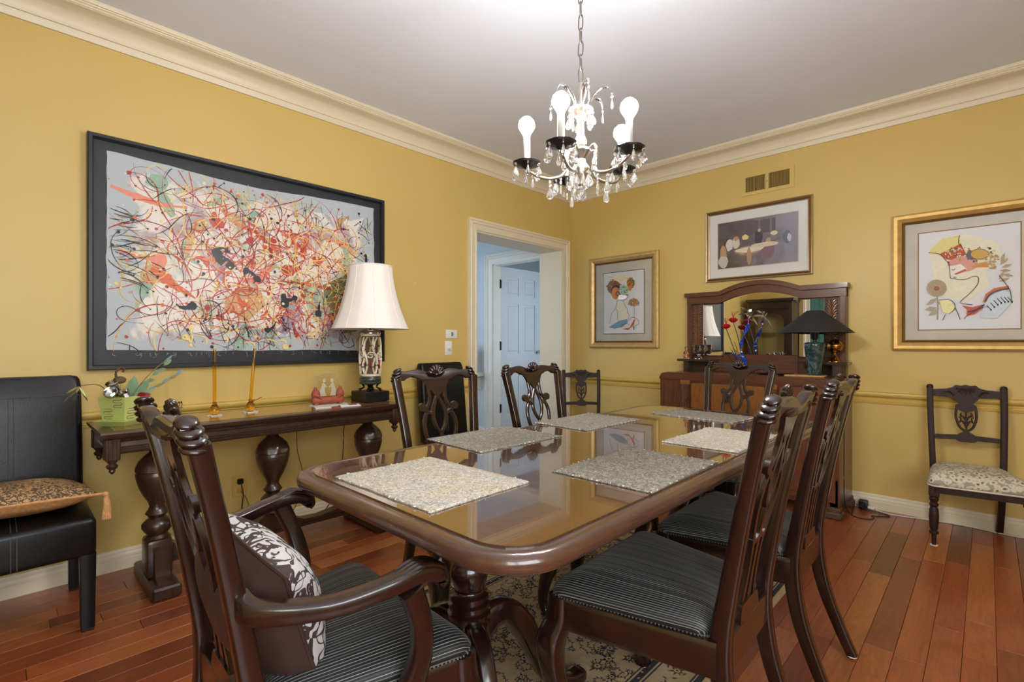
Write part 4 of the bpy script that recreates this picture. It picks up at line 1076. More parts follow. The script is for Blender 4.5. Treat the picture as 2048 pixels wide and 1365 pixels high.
def flatleaf(b, base, tip, wd, up, mt, th=.0012):
    b.use(mt); a = Vector(base); c = Vector(tip); d = c - a; s_ = d.cross(Vector(up)).normalized(); nrm = s_.cross(d).normalized(); vs = []
    for q, k in ((0, .1), (.25, .75), (.5, 1), (.75, .8), (1, .05)):
        p = a + d * q + nrm * (.15 * d.length * math.sin(PI * q) * .4)
        vs += [p + s_ * wd * k / 2, p - s_ * wd * k / 2, p - s_ * wd * k / 2 - nrm * th, p + s_ * wd * k / 2 - nrm * th]
    fs = []
    for i in range(4):
        for k in range(4): fs.append((i * 4 + k, i * 4 + (k + 1) % 4, (i + 1) * 4 + (k + 1) % 4, (i + 1) * 4 + k))
    fs += [(3, 2, 1, 0), (16, 17, 18, 19)]; b.add(vs, fs)
Mi = Matrix.Rotation(-R(40), 4, 'Z')
st.M = Mi                                  # stems are laid out along the wall (world axes)
stem([(0, 0, .05), (.01, .05, .16), (.02, .11, .24), (.0, .17, .29)], .0022, 'leaf_olive')
for q in range(5): flatleaf(st, (.01, .06 + .022 * q, .17 + .022 * q), (.015 + .01 * (q % 2), .09 + .022 * q, .19 + .024 * q - .02 * (q % 2)), .018, (1, 0, .2), 'leaf_sage')
flatleaf(st, (.0, .145, .265), (0, .185, .305), .012, (1, 0, 0), 'leaf_blue')
stem([(0, 0, .05), (.02, .06, .13), (.02, .15, .18), (.01, .215, .22)], .002, 'leaf_olive')
for q in range(6): flatleaf(st, (.02, .06 + .026 * q, .13 + .016 * q), (.02, .095 + .026 * q, .14 + .018 * q + .01 * (q % 2)), .015, (1, 0, .3), ('leaf_olive', 'leaf_blue')[q % 2])
flatleaf(st, (0, .02, .10), (.01, .04, .215), .045, (1, 0, 0), 'leaf_sage'); flatleaf(st, (.02, .03, .10), (.03, .09, .20), .035, (1, .2, 0), 'leaf_sage')
flatleaf(st, (.02, .02, .10), (.03, .11, .155), .03, (1, 0, .4), 'leaf_sage')
stem([(0, -.02, .05), (.01, -.07, .17), (.02, -.13, .185), (.02, -.17, .165)], .0022, 'pod_brown')
for q in range(7): a = q * .9; flatleaf(st, (.02, -.15, .18), (.02 + .03 * math.cos(a), -.15 + .04 * math.sin(a) - .01, .155 - .02 * (q % 3)), .008, (1, 0, .5), ('leaf_olive', 'green_glaze', 'pod_brown')[q % 3])
stem([(.01, -.01, .05), (.02, -.012, .18)], .002, 'leaf_sage')
st.use('pod_brown'); st.ell((.02, -.015, .20), (.02, .024, .017), 10, 7); st.sweep(catmull([(.02, -.025, .205), (.02, -.028, .235), (.02, -.01, .255), (.02, .0, .245), (.02, -.006, .235)], 4), .005, sec=circ(6))
st.obj('dried_stems', None, t, ang=60)
rf_ = B(); rf_.M = Mi
for q in range(7): flatleaf(rf_, (.02, .05, .115), (.03 + .02 * math.cos(q), .07 + .03 * math.sin(q * .9), .12 + .02 * math.cos(q * .9)), .03, (1, 0, .3), 'petal_red')
rf_.obj('red_flower', None, t, ang=60)
sv = B(); sv.M = Mi
for (x, y, z), ax_ in (((.05, -.045, .145), R(60)), ((.02, -.035, .175), R(20)), ((.04, .0, .135), R(-25))):
    Mr = Matrix.Rotation(ax_, 3, 'Y') @ Matrix.Rotation(R(25), 3, 'X')
    sv.lathe([(.002, -.035), (.012, -.03), (.016, -.015), (.016, .0), (.022, .006), (.026, .018), (.024, .02), (.02, .008), (0, .0)], (x, y, z), 16, Mr)
sv.obj('metal_cups', 'silver', t)

def bud_vase(label, y, lean):
    t = thing('bud_vase', label, 'vase', (.315, y, CZ + .001), 0, 'amber glass bud vases')
    b = B(); pts = []
    for k in range(18):
        a = 2 * PI * k / 18; r_ = .042 * (1 + .10 * math.cos(9 * a)); pts.append((r_ * math.cos(a), r_ * math.sin(a) * .8))
    b.prism(pts, lambda u, v, k: (u, v, k), .0, .004).obj('doily', 'fringe_white', t, smooth=False)
    B().lathe([(.0, .0045), (.012, .005), (.021, .014), (.0245, .028), (.021, .042), (.013, .051), (.010, .055), (0, .056)], n=20).obj('bulb_base', 'amber_glass', t)
    tb = B(); tb.sweep([(0, 0, .054), (0, lean * .45, .18), (0, lean, .335)], [.0075, .0085, .0075], sec=circ(12)).obj('tube', 'amber_glass', t)
    w_ = B().sweep([(.011 * math.cos(a * .5), .011 * math.sin(a * .5), .054 + .0006 * a) for a in range(26)], .0012, sec=circ(5))
    if lean > .004:
        w_.sweep(catmull([(.01, .0, .058), (.02, .02, .064), (.02, .05, .078)], 4), .002, sec=circ(5)).ell((.012, .012, .062), .006, 6, 4).ell((.0, .014, .058), .005, 6, 4)
    w_.obj('wire_wrap', 'brass', t)
bud_vase('upright amber glass bud vase on the console, nearer the green pot', -3.362, .0)
bud_vase('slightly leaning amber bud vase with a gold wire bow on the console', -3.195, .022)

t = thing('etched_glass_plaque', 'etched glass of two facing figures in a red clay stand', 'ornament', (.30, -2.765, CZ + .004), R(-6))
cb = B()
cb.box((0, 0, .026), (.05, .185, .042), bev=.018, seg=3)
for s in (-1, 1):
    cb.ell((0, s * .07, .06), (.022, .026, .03), 12, 8); cb.ell((0, s * .072, .082), (.012, .012, .022), 10, 7)
    for sx in (-1, 1): cb.ell((sx * .014, s * .07, .006), (.012, .014, .009), 8, 6)
    cb.sweep(catmull([(.022, s * .04, .03), (.028, s * .06, .05), (.02, s * .085, .06)], 3), .006, sec=circ(6))
cb.obj('clay_stand', 'clay_red', t, ang=60)
gl = [(-.068, .045), (.068, .045), (.068, .165), (.0, .186), (-.068, .165)]
gp = B().prism(gl, lambda u, v, k: (k, u, v), -.003, .003).obj('glass_plate', 'clear_glass', t, smooth=False)
fg = B()
for s in (-1, 1):
    body = [(.010, .05), (.045, .05), (.050, .075), (.040, .10), (.034, .125), (.026, .128), (.016, .118), (.012, .11), (.02, .095), (.018, .07)]
    fg.prism([(s * a, b_) for a, b_ in body], lambda u, v, k: (k, u, v), .0031, .0038)
    fg.prism([(s * (.023 + .010 * a), .140 + .012 * b_) for a, b_ in circ(12)], lambda u, v, k: (k, u, v), .0031, .0038)
    fg.prism([(s * a, b_) for a, b_ in ((.004, .098), (.03, .108), (.03, .114), (.004, .104))], lambda u, v, k: (k, u, v), .0032, .0039)
B().sweep([(0, a, b_) for a, b_ in gl], .0017, sec=circ(5), closed=True, up=(1, 0, 0)).obj('polished_edge', 'etched', gp)
fg.obj('etched_figures', 'etched', gp, smooth=False)
oval = [(.075 * a, .115 * b_) for a, b_ in circ(28)]
tag(B().prism(oval, lambda u, v, k: (u, v, k), 0, .003).obj('doily', 'fringe_white', loc=(.31, -2.765, CZ + .001)), 'oval white doily under the red clay ornament', 'doily')
tag(B().box((0, 0, .004), (.06, .085, .008), bev=.001).obj('card_stack', 'mat_board', loc=(.43, -2.86, CZ + .001), rot=(0, 0, R(-12))), 'small stack of cream cards at the console front edge', 'cards')
t = thing('photo_card', 'white bordered card with a brown picture beside the lamp plinth', 'card', (.44, -2.70, CZ + .001), R(-20))
B().box((0, 0, .003), (.075, .11, .006), bev=.001).obj('card', 'paper', t)
B().box((0, .015, .0064), (.05, .045, .0006)).obj('card_picture', 'clay_red', t, smooth=False)
t = thing('wire_figurine', 'tiny dark wire figures on the console between pot and vases', 'figurine', (.20, -3.50, CZ + .001))
w_ = B()
for k, y in enumerate((-.04, .0, .012, .022)):
    w_.sweep([(0, y, 0), (0, y, .05), (.004, y + .004, .06)], .0014, sec=circ(5)).ell((0, y, .066), (.004, .004, .006), 6, 5).sweep([(0, y - .008, .035), (0, y, .045), (0, y + .008, .036)], .0012, sec=circ(5))
w_.span(-.01, .01, -.05, .035, 0, .003)
w_.obj('wire_body', 'iron', t)
# ================================================================== sideboard with mirrored back
SX0, SX1, SY, SZ = 1.205, 2.425, -.425, .885
scx = (SX0 + SX1) / 2; hw = (SX1 - SX0) / 2
t = thing('sideboard', 'old oak sideboard with carved panels and an arched mirror back', 'sideboard', (scx, 0, 0))
def tophalf(h, z0, z1, r=.05, n=6):
    o = [(h, z0)]
    for k in range(n + 1): a = R(90 * k / n); o.append((h - r + r * math.cos(a), z1 - r + r * math.sin(a)))
    return o + [(-a, b) for a, b in o[::-1]]
B().prism(tophalf(hw, .07, SZ), lambda u, v, k: (u, k, v), SY, -.02).obj('carcase', 'oak_brown', t, ang=35)
B().prism(tophalf(hw + .004, SZ - .05, SZ + .004, .048), lambda u, v, k: (u, k, v), SY - .008, SY + .012).span(-hw + .05, hw - .05, SY - .006, -.02, SZ + .0005, SZ + .006, bev=.002).obj('top_edge', 'oak_brown_h', t, ang=35)
def carved_strip(name, x0, x1, z0, z1, yf, parent, mat='oak_brown', seed=1):
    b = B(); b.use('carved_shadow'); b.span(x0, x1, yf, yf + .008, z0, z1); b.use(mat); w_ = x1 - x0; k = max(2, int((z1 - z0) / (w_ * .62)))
    cx = (x0 + x1) / 2; st_ = (z1 - z0 - w_ * .5) / k
    b.use('carved_wood')
    for i in range(k):
        z = z0 + .004 + i * st_
        for s in (-1, 1):
            for q in range(3):
                o_ = .17 * q; top = z + st_ * (.75 + .35 * q)
                P = catmull([(cx + s * w_ * .03, yf - .003, z + st_ * .25 * q), (cx + s * w_ * (.16 - .04 * q), yf - .008, z + st_ * (.45 + .25 * q)), (cx + s * w_ * (.33 - .05 * q), yf - .007, min(z1 - .006, top)), (cx + s * w_ * (.45 - .03 * q), yf - .003, min(z1 - .008, top - st_ * .12))], 4)
                b.sweep(P, [(w_ * .02, .002), (w_ * .055, .005), (w_ * .05, .005), (w_ * .015, .002)], sec=circ(6), up=(0, 1, 0))
    b.use(mat)
    b.span(x0 - .004, x0 + .002, yf - .005, yf + .004, z0, z1).span(x1 - .002, x1 + .004, yf - .005, yf + .004, z0, z1)
    return b.obj(name, mat, parent, ang=50)
def handle(parent, x, y, z, dx=.05, dz=.06):
    B().box((x, y - .003, z), (dx, .006, dz), bev=.002).box((x, y - .012, z), (dx * .45, .018, dz * .75), bev=.004).obj('handle', 'oak_brown', parent)
yf = SY - .012
for xa, xb, nm, mt in ((-hw + .02, -hw + .165, 'door', 'oak_brown'), (hw - .35, hw - .02, 'door', 'oak_red')):
    d = B(); d.span(xa, xb, yf + .002, SY, .10, .825, bev=.003); d.span(xa + .03, xb - .03, yf - .003, yf + .004, .14, .79, bev=.004)
    o = d.obj(nm, mt, t); B().lathe([(.004, 0), (.004, .02), (.011, .028), (.008, .036), (0, .037)], (xb - .02 if xa < 0 else xa + .02, yf, .5), 10, Matrix.Rotation(R(90), 3, 'X')).obj('knob', 'oak_brown', o)
for xa, xb in ((-hw + .175, -hw + .245), (hw - .43, hw - .36)):
    carved_strip('carved_strip', xa, xb, .42, .80, yf - .002, t)
    B().span(xa, xb, yf, SY, .10, .41, bev=.003).obj('pilaster', 'oak_brown', t)
    B().span(xa - .002, xb + .004, yf - .008, SY, .80, .835, bev=.005).obj('pilaster_cap', 'oak_light', t)
xa, xb = -hw + .255, hw - .44
for z0, z1, mt in ((.62, .815, 'oak_light'), (.415, .60, 'oak_light'), (.10, .395, 'oak_red')):
    o = B().span(xa, xb, yf + .002, SY, z0, z1, bev=.004).obj('drawer', mt, t); handle(o, (xa + xb) / 2 + .0, yf + .002, (z0 + z1) / 2)
for x in (-hw + .03, hw - .03):
    for y in (SY + .025, -.05):
        B().box((x, y, .055), (.075, .07, .03), bev=.005).box((x, y, .022), (.095, .09, .044), bev=.008).obj('foot', 'weathered', t)
        B().box((x, y, .16), (.05, .05, .18), bev=.004).obj('foot_post', 'oak_brown', t)
# mirror back
mx = 1.834 - scx; MY = -.055
def arch(x, lift=0):                       # top line of the back
    a = abs(x - mx)
    return 1.515 + lift + (.066 * (1 - (a / .285) ** 2) if a < .285 else 0)
FW = .565
xs = [mx - FW + 2 * FW * k / 60 for k in range(61)]
def band(f0, f1, y0, y1, xs=xs):
    b = B(); vs = []
    for x in xs: vs += [(x, y0, f0(x)), (x, y1, f0(x)), (x, y1, f1(x)), (x, y0, f1(x))]
    fs = []
    for i in range(len(xs) - 1):
        for k in range(4): fs.append((i * 4 + k, i * 4 + (k + 1) % 4, (i + 1) * 4 + (k + 1) % 4, (i + 1) * 4 + k))
    fs += [(3, 2, 1, 0), tuple((len(xs) - 1) * 4 + k for k in range(4))]
    return b.add(vs, fs)
XE = [mx - FW - .012 + 2 * (FW + .012) * k / 60 for k in range(61)]
band(lambda x: arch(x, -.012), lambda x: arch(x, .022), MY - .045, -.004, XE).obj('cornice', 'oak_brown_h', t, ang=35)
band(lambda x: arch(x, -.070), lambda x: arch(x, -.012), MY - .022, -.006).obj('frieze_rail', 'oak_brown_h', t, ang=35)
B().span(mx - FW, mx + FW, MY + .012, -.006, SZ, 1.50).obj('back_board', 'oak_brown', t, smooth=False)
for s in (-1, 1):
    B().span(mx + s * FW, mx + s * (FW - .038), MY - .022, MY + .013, SZ + .006, 1.45, bev=.003).obj('stile', 'oak_brown', t)
    a, b_ = sorted((mx + s * (FW - .042), mx + s * (FW - .130)))
    carved_strip('carved_panel', a, b_, 1.02, 1.44, MY - .006, t)
MI = .270
B().span(mx - MI, mx + MI, MY - .012, MY + .012, SZ + .006, 1.030, bev=.003).span(mx - FW + .04, mx + FW - .04, MY - .006, MY + .012, SZ + .006, 1.012, bev=.003).obj('lower_panel', 'oak_brown_h', t)
XM = [mx - MI + .004 + 2 * (MI - .004) * k / 40 for k in range(41)]
band(lambda x: 1.032, lambda x: arch(x, -.068), MY - .004, MY + .008, XM).obj('mirror_main', 'mirror', t, ang=20)
for s in (-1, 1):
    a, b_ = sorted((s * (MI + .004), s * (FW - .134))); cxm = (a + b_) / 2
    B().box((0, 0, 0), (b_ - a, .008, .415)).obj('mirror_side', 'mirror', t, loc=(mx + cxm, MY + .000, 1.228), rot=(0, 0, R(-.6) if s < 0 else 0), smooth=False)
    B().span(mx + s * (MI - .001) - .003, mx + s * (MI - .001) + .003, MY - .008, MY, 1.02, 1.45).obj('mirror_bead', 'frame_black', t, smooth=False)
    # side shelves
    x0, x1 = sorted((mx + s * (FW + .03), mx + s * .30))
    ol = [(x0, -.05), (x1, -.05)] + ([(x1, -.14), (x1 - .03, -.19), (x0, -.20)] if s < 0 else [(x1, -.20), (x0 + .03, -.19), (x0, -.14)])
    shf = B().prism(ol, lambda u, v, k: (u, v, k), .972, .99).obj('side_shelf', 'walnut_dark', t, smooth=False)
    xo = mx + s * (FW + .01)
    B().span(xo - s * .05 - .02, xo - s * .05 + .02, -.19, -.06, SZ + .006, .972, bev=.003).obj('shelf_support', 'walnut_dark', shf)
    B().span(*sorted((mx + s * (FW - .02), mx + s * .33)), -.08, -.07, SZ + .006, .972).obj('shelf_back', 'walnut_dark', shf, smooth=False)

# ---- things on the sideboard
ST = SZ + .0065
t = thing('desk_lamp', 'lamp with black cone shade and teal marbled vase base on the sideboard', 'lamp', (2.250, -.255, ST + .012))
B().lathe([(.0, 0), (.041, 0), (.043, .006), (.046, .05), (.053, .12), (.060, .175), (.064, .20), (.064, .212), (.058, .220), (.03, .224), (0, .224)], n=32).obj('vase_base', 'marble_teal', t)
B().lathe([(.0, .222), (.012, .222), (.012, .24), (.020, .244), (.023, .252), (.023, .275), (.026, .28), (.026, .298), (.018, .302), (.012, .33), (0, .33)], n=16).obj('lamp_socket', 'plastic_black', t)
s_ = B().lathe([(.225, .288), (.2265, .288), (.049, .436), (.047, .436)], n=40); s_.f = [f for f in s_.f if len(f) == 4]; s_.m = s_.m[:len(s_.f)]
sh = s_.obj('lamp_shade', 'shade_black', t, ang=30, flip=False)
B().sweep([(.226 * a, .226 * b_, .288) for a, b_ in circ(40)], .0022, sec=circ(5), closed=True).sweep([(.048 * a, .048 * b_, .436) for a, b_ in circ(30)], .002, sec=circ(5), closed=True).sweep([(-.048, 0, .43), (.048, 0, .43)], .0015, sec=circ(5)).obj('shade_ring', 'plastic_black', sh)
B().lathe([(.01, .32), (.02, .345), (.024, .365), (.016, .385), (0, .39)], n=12).obj('bulb', 'candle_white', t)
tag(B().box((0, 0, .0055), (.24, .15, .011), bev=.003).obj('wooden_tray', 'tan_rope', loc=(2.20, -.27, ST), rot=(0, 0, R(3))), 'flat pale wooden board under the teal lamp', 'board')
t = thing('desk_globe', 'small round brass globe on a conical foot on the right sideboard shelf', 'globe', (2.345, -.125, .991))
B().lathe([(.0, 0), (.045, 0), (.045, .006), (.032, .014), (.016, .032), (.008, .05), (.006, .062), (0, .062)], n=24).obj('globe_foot', 'brass', t)
B().ell((0, 0, .108), .047, 24, 16).obj('sphere', 'brass', t)
B().sweep([(0, .049 * a, .108 + .049 * b_) for a, b_ in circ(28)], .002, sec=circ(5), closed=True, up=(1, 0, 0)).sweep([(.049 * a, .049 * b_, .108) for a, b_ in circ(28)], .002, sec=circ(5), closed=True).obj('ring', 'gold_dark', t)
t = thing('silver_goblet', 'engraved silver footed cup on the left sideboard shelf', 'cup', (1.392, -.125, .991))
B().lathe([(.0, 0), (.034, 0), (.034, .006), (.022, .014), (.012, .022), (.014, .03), (.034, .038), (.046, .05), (.050, .075), (.052, .105), (.056, .114), (.054, .115), (.049, .105), (.046, .06), (0, .045)], n=28).obj('cup_bowl', 'silver', t)
e = B()
for k in range(10):
    a = 2 * PI * k / 10; e.sweep(catmull([(.0515 * math.cos(a + q * .1), .0515 * math.sin(a + q * .1), .06 + .012 * q + .005 * (q % 2)) for q in range(4)], 3), .0022, sec=circ(5))
e.obj('engraving', 'gold_dark', t)
t = thing('perfume_bottle', 'little clear bottle half full of orange liquid on the sideboard shelf', 'bottle', (1.285, -.13, .991))
B().lathe([(.0, .001), (.026, .001), (.026, .012), (.022, .05), (.012, .062), (.008, .066), (.008, .074), (0, .074)], n=20).obj('bottle_body', 'bottle_glass', t)
B().lathe([(.0, .004), (.0225, .012), (.020, .038), (0, .038)], n=18).obj('liquid', 'orange_liquid', t)
B().lathe([(.009, .074), (.013, .08), (.010, .096), (.006, .10), (0, .101)], n=12).obj('stopper', 'bottle_glass', t)
t = thing('flower_sculpture', 'metal flower sculpture, red blooms, blue ribbon and silver bird on sideboard', 'sculpture', (1.755, -.23, ST))
B().lathe([(.0, 0), (.06, 0), (.06, .008), (.02, .014), (0, .014)], n=20).obj('sculpture_base', 'iron', t)
def wp(dx, dz, dy=0): return (dx, dy, dz)
for i, (bx, P) in enumerate((((-.105, .348), [(0, 0, .01), (-.02, 0, .10), (-.06, 0, .22), (-.105, 0, .34)]), ((-.055, .395), [(0, .01, .01), (.005, .01, .12), (-.02, .01, .27), (-.055, .01, .388)]))):
    B().sweep(catmull(P, 6), [.004, .003], sec=circ(6)).obj('stem', 'iron', t)
    fl = B(); y = P[-1][1]; b0, z0 = bx
    fl.lathe([(.0, -.010), (.012, -.008), (.026, .004), (.030, .014), (.026, .022), (.014, .028), (0, .03)], (b0, y, z0), 40, flute=lambda a, z: 1 + .10 * abs(math.sin(5 * a)))
    for k in range(7): a = 2 * PI * k / 7; fl.sweep([(b0, y, z0 + .026), (b0 + .008 * math.cos(a), y + .008 * math.sin(a), z0 + .045), (b0 + .026 * math.cos(a) + .012, y + .02 * math.sin(a), z0 + .075)], .0013, sec=circ(4))
    fl.obj('red_bloom', 'red_gloss', t)
for P in ([(.0, 0, .01), (-.03, .01, .1), (-.07, .01, .18)], [(0, -.01, .01), (-.01, 0, .13), (-.045, 0, .24)], [(0, 0, .01), (-.05, 0, .08), (-.115, 0, .17)]): B().sweep(catmull(P, 5), [.003, .002], sec=circ(5)).obj('stem', 'iron', t)
rb = B(); 
for sgn, H in ((1, .40),):
    vs = []; N = 60
    for k in range(N + 1):
        q = k / N; z = .01 + q * H; a = q * 12; x0 = .0 + .05 * q * q + .012 * math.sin(q * 9); w_ = .015 * (1 - .4 * q); y0 = .012
        c, s = math.cos(a), math.sin(a)
        for u, v in ((w_, .0016), (-w_, .0016), (-w_, -.0016), (w_, -.0016)): vs.append((x0 + u * c - v * s, y0 + u * s + v * c, z + .25 * u))
    rb.add(vs, [(k * 4 + i, k * 4 + (i + 1) % 4, (k + 1) * 4 + (i + 1) % 4, (k + 1) * 4 + i) for k in range(N) for i in range(4)])
flatleaf(rb.use('blue_gloss'), (.015, .0, .0), (.045, .0, .13), .026, (0, 1, 0), 'blue_gloss', .002)
rb.sweep(catmull([(-.005, 0, .12), (-.04, 0, .14), (-.05, 0, .15)], 4), .005, sec=circ(5))
rb.obj('blue_ribbon', None, t, ang=50)
bd = B()
for base_, tip, wd in (((.055, .01, .41), (.09, .01, .47), .014), ((.055, .01, .45), (-.02, .01, .445), .018), ((.06, .01, .46), (.0, .0, .50), .014), ((.06, .01, .45), (.12, .01, .36), .012), ((.06, .01, .455), (.045, .01, .43), .02), ((.05, .01, .46), (.075, .02, .48), .02)):
    flatleaf(bd, base_, tip, wd, (0, 1, .1), 'silver', .002)
bd.obj('silver_bird', None, t, ang=50)
for x, lab in ((1.93, 'shallow dark dish behind the dining chair on the sideboard'), (2.055, 'shallow dark dish beside the teal lamp on the sideboard')):
    tag(B().lathe([(.0, .002), (.03, .0), (.045, .004), (.066, .014), (.064, .0155), (.044, .007), (0, .005)], n=28).obj('dish', 'walnut_dark', loc=(x, -.24, ST)), lab, 'dish', 'dark dishes on the sideboard')

# ================================================================== framed pictures on the back wall
def art(b, quad):
    """returns converters from crop pixels to print coordinates and drawing helpers"""
    (x0, yt0), (x1, yt1), yb, W, H = quad
    lay = [-.0105]
    def cv(p):
        u = (p[0] - x0) / (x1 - x0); top = yt0 + (yt1 - yt0) * u
        return ((u - .5) * W, (.5 - (p[1] - top) / (yb - top)) * H)
    def P(pts, col):
        b.use(flat(col)); lay[0] -= .00004; q = [cv(p) for p in pts]; b.add([(x, lay[0], z) for x, z in q], [tuple(range(len(q)))])
    def E(cx, cy, rx, ry, col, k=18): P([(cx + rx * a, cy + ry * c) for a, c in circ(k)], col)
    def S(pts, w_, col, sm=5):
        b.use(flat(col)); lay[0] -= .00004; pp = [cv(p) for p in pts]; pp = [Vector((p[0], p[1])) for p in catmull([(a, c, 0) for a, c in pp], sm)]; vs = []
        for i, p in enumerate(pp):
            d = pp[min(i + 1, len(pp) - 1)] - pp[max(i - 1, 0)]; d = d.normalized() if d.length else Vector((1, 0)); nn = Vector((-d.y, d.x)) * w_ / 2
            vs += [(p.x + nn.x, lay[0], p.y + nn.y), (p.x - nn.x, lay[0], p.y - nn.y)]
        b.add(vs, [(2 * i, 2 * i + 1, 2 * i + 3, 2 * i + 2) for i in range(len(pp) - 1)])
    return P, E, S
ROT = Matrix.Rotation(R(-90), 4, 'Z')      # frame() faces +x; turn it to face -y
def picture(name, label, x0, x1, z0, z1, prof, fmat, mats, pw_, ph_, matmat, line='gold_dark', dz=0, dx=0):
    W, H = x1 - x0, z1 - z0
    t = thing(name, label, 'picture', ((x0 + x1) / 2, 0, (z0 + z1) / 2))
    for pr, mt in zip(prof, fmat):
        f = frame(pr, W / 2, H / 2); f.v = [tuple(ROT @ Vector(v)) for v in f.v]; f.obj('frame', mt, t, ang=25)
    B().span(-W / 2 + .015, W / 2 - .015, -.008, -.002, -H / 2 + .015, H / 2 - .015).obj('mat_board', matmat, t, smooth=False)
    B().span(dx - pw_ / 2 - .006, dx + pw_ / 2 + .006, -.0086, -.0078, dz - ph_ / 2 - .006, dz + ph_ / 2 + .006).obj('mat_line', line, t, smooth=False)
    pr = B().span(dx - pw_ / 2, dx + pw_ / 2, -.0100, -.0084, dz - ph_ / 2, dz + ph_ / 2).obj('print', mats, t, smooth=False)
    B().span(-W / 2 + .02, W / 2 - .02, -.0165, -.0155, -H / 2 + .02, H / 2 - .02).obj('glazing', 'picture_glass', t, smooth=False)
    return t, pr
GOLD = [[(0, .001), (0, .028), (.012, .038), (.030, .036), (.048, .024), (.052, .020)], [(.052, .020), (.058, .024), (.066, .020), (.068, .006)]]
K = (40, 40, 44)
t, pr = picture('framed_print', 'gold-framed print of a masked woman holding a flower, nearest the doorway', .242, .982, 1.074, 1.953, GOLD, ('gold', 'gold_dark'), 'paper', .435, .585, 'mat_board', 'frame_black', -.01)
b = B(); Pg, El, Sk = art(b, ((178, 320), (720, 263), 1120, .435, .585))
Pg([(232, 400), (330, 360), (470, 352), (520, 380), (430, 420), (300, 420)], (238, 226, 180)); Pg([(378, 690), (450, 690), (500, 760), (500, 900), (380, 940), (350, 800)], (236, 234, 214))
Pg([(250, 1035), (400, 945), (500, 930), (520, 960), (450, 1030), (340, 1055)], (128, 172, 196)); Pg([(440, 1060), (540, 1040), (590, 940), (615, 925), (590, 1010), (520, 1075)], (206, 104, 62))
El(325, 500, 92, 92, (150, 92, 48)); r_ = random.Random(2)
for k in range(70):
    a = r_.uniform(0, 6.28); q = r_.uniform(.2, 1); El(325 + 100 * q * math.cos(a), 490 + 98 * q * math.sin(a), 12, 9, r_.choice(((170, 84, 44), (110, 124, 60), (206, 158, 66), (84, 66, 46), (190, 110, 50))), 6)
El(360, 560, 72, 92, (52, 52, 84)); El(352, 580, 56, 82, (226, 142, 70)); El(378, 585, 26, 34, (96, 84, 110)); El(380, 588, 12, 16, (206, 190, 110)); El(410, 545, 14, 52, (150, 96, 160))
El(556, 450, 50, 68, (176, 122, 58))
for k in range(40): a = r_.uniform(0, 6.28); q = r_.uniform(.3, 1); El(556 + 54 * q * math.cos(a), 440 + 70 * q * math.sin(a), 9, 8, r_.choice(((150, 92, 48), (206, 168, 84), (104, 110, 70), (226, 142, 70))), 6)
El(545, 515, 24, 34, (226, 142, 70)); El(462, 540, 62, 70, (176, 206, 186))
for k in range(26): El(462 + r_.uniform(-50, 50), 530 + r_.uniform(-50, 40), 9, 8, r_.choice(((110, 160, 140), (206, 222, 208), (84, 128, 110))), 6)
El(468, 548, 9, 6, K, 8); Pg([(482, 605), (522, 596), (520, 606), (500, 614)], (120, 60, 60)); Pg([(400, 600), (500, 610), (500, 650), (440, 672), (380, 660)], (240, 240, 238))
for s_ in ([(375, 670), (365, 750), (345, 790), (300, 850), (285, 910), (270, 980)], [(455, 680), (480, 740), (508, 790), (515, 840), (535, 880), (520, 940)], [(360, 785), (380, 830), (380, 940)], [(600, 740), (602, 800), (600, 920)], [(530, 950), (570, 905), (630, 920), (660, 960), (650, 1000), (580, 1030)], [(430, 1040), (440, 1010), (500, 985), (540, 1010)], [(520, 600), (510, 640), (470, 670), (420, 670)]): Sk(s_, .0032, K)
El(596, 705, 66, 52, (150, 110, 70))
for k in range(50): a = r_.uniform(3.0, 6.4); q = r_.uniform(.2, 1.1); El(596 + 66 * q * math.cos(a), 735 + 84 * q * math.sin(a), 8, 8, r_.choice(((170, 96, 60), (128, 128, 80), (206, 168, 84), (110, 96, 80))), 6)
Pg([(590, 1030), (606, 1030), (602, 1080), (594, 1070)], (110, 84, 60))
b.obj('printed_figure', None, pr, smooth=False, flip=False)
pr.children[0].location = (0, 0, -.01)

t, pr = picture('framed_print', 'large gold-framed print of a woman in profile with a flowered headdress', 2.645, 3.395, 1.073, 1.955, GOLD, ('gold_bright', 'gold_dark'), 'paper', .456, .615, 'mat_board', 'gold_dark', 0.0, -.010)
b = B(); Pg, El, Sk = art(b, ((260, 325), (1128, 225), 1136, .456, .615))
Pg([(345, 440), (520, 350), (700, 320), (960, 400), (980, 520), (860, 640), (880, 760), (700, 900), (560, 880), (400, 760), (370, 560)], (240, 234, 212))
Pg([(345, 485), (480, 360), (625, 335), (650, 430), (480, 500)], (236, 222, 150)); Pg([(450, 495), (640, 405), (690, 500), (560, 545), (510, 540)], (196, 78, 48)); r_ = random.Random(4)
for k in range(40): El(r_.uniform(500, 650), r_.uniform(440, 525), 6, 6, (240, 224, 200), 6)
Pg([(520, 560), (640, 510), (760, 520), (800, 600), (720, 640), (600, 650), (530, 620)], (226, 160, 150)); Pg([(530, 600), (640, 580), (690, 620), (640, 680), (550, 690)], (244, 238, 228)); Pg([(580, 665), (680, 620), (690, 640), (600, 672)], (206, 96, 78))
for k in range(40): El(r_.uniform(560, 900), r_.uniform(440, 560), r_.uniform(5, 13), r_.uniform(5, 11), r_.choice(((150, 70, 50), (70, 70, 92), (206, 158, 80), (120, 110, 60), (210, 110, 70), K)), 7)
El(735, 505, 50, 40, (88, 96, 120)); El(800, 497, 80, 46, (120, 84, 50)); El(800, 497, 74, 41, (214, 170, 86)); Pg([(760, 580), (860, 560), (880, 610), (740, 610)], (218, 148, 70))
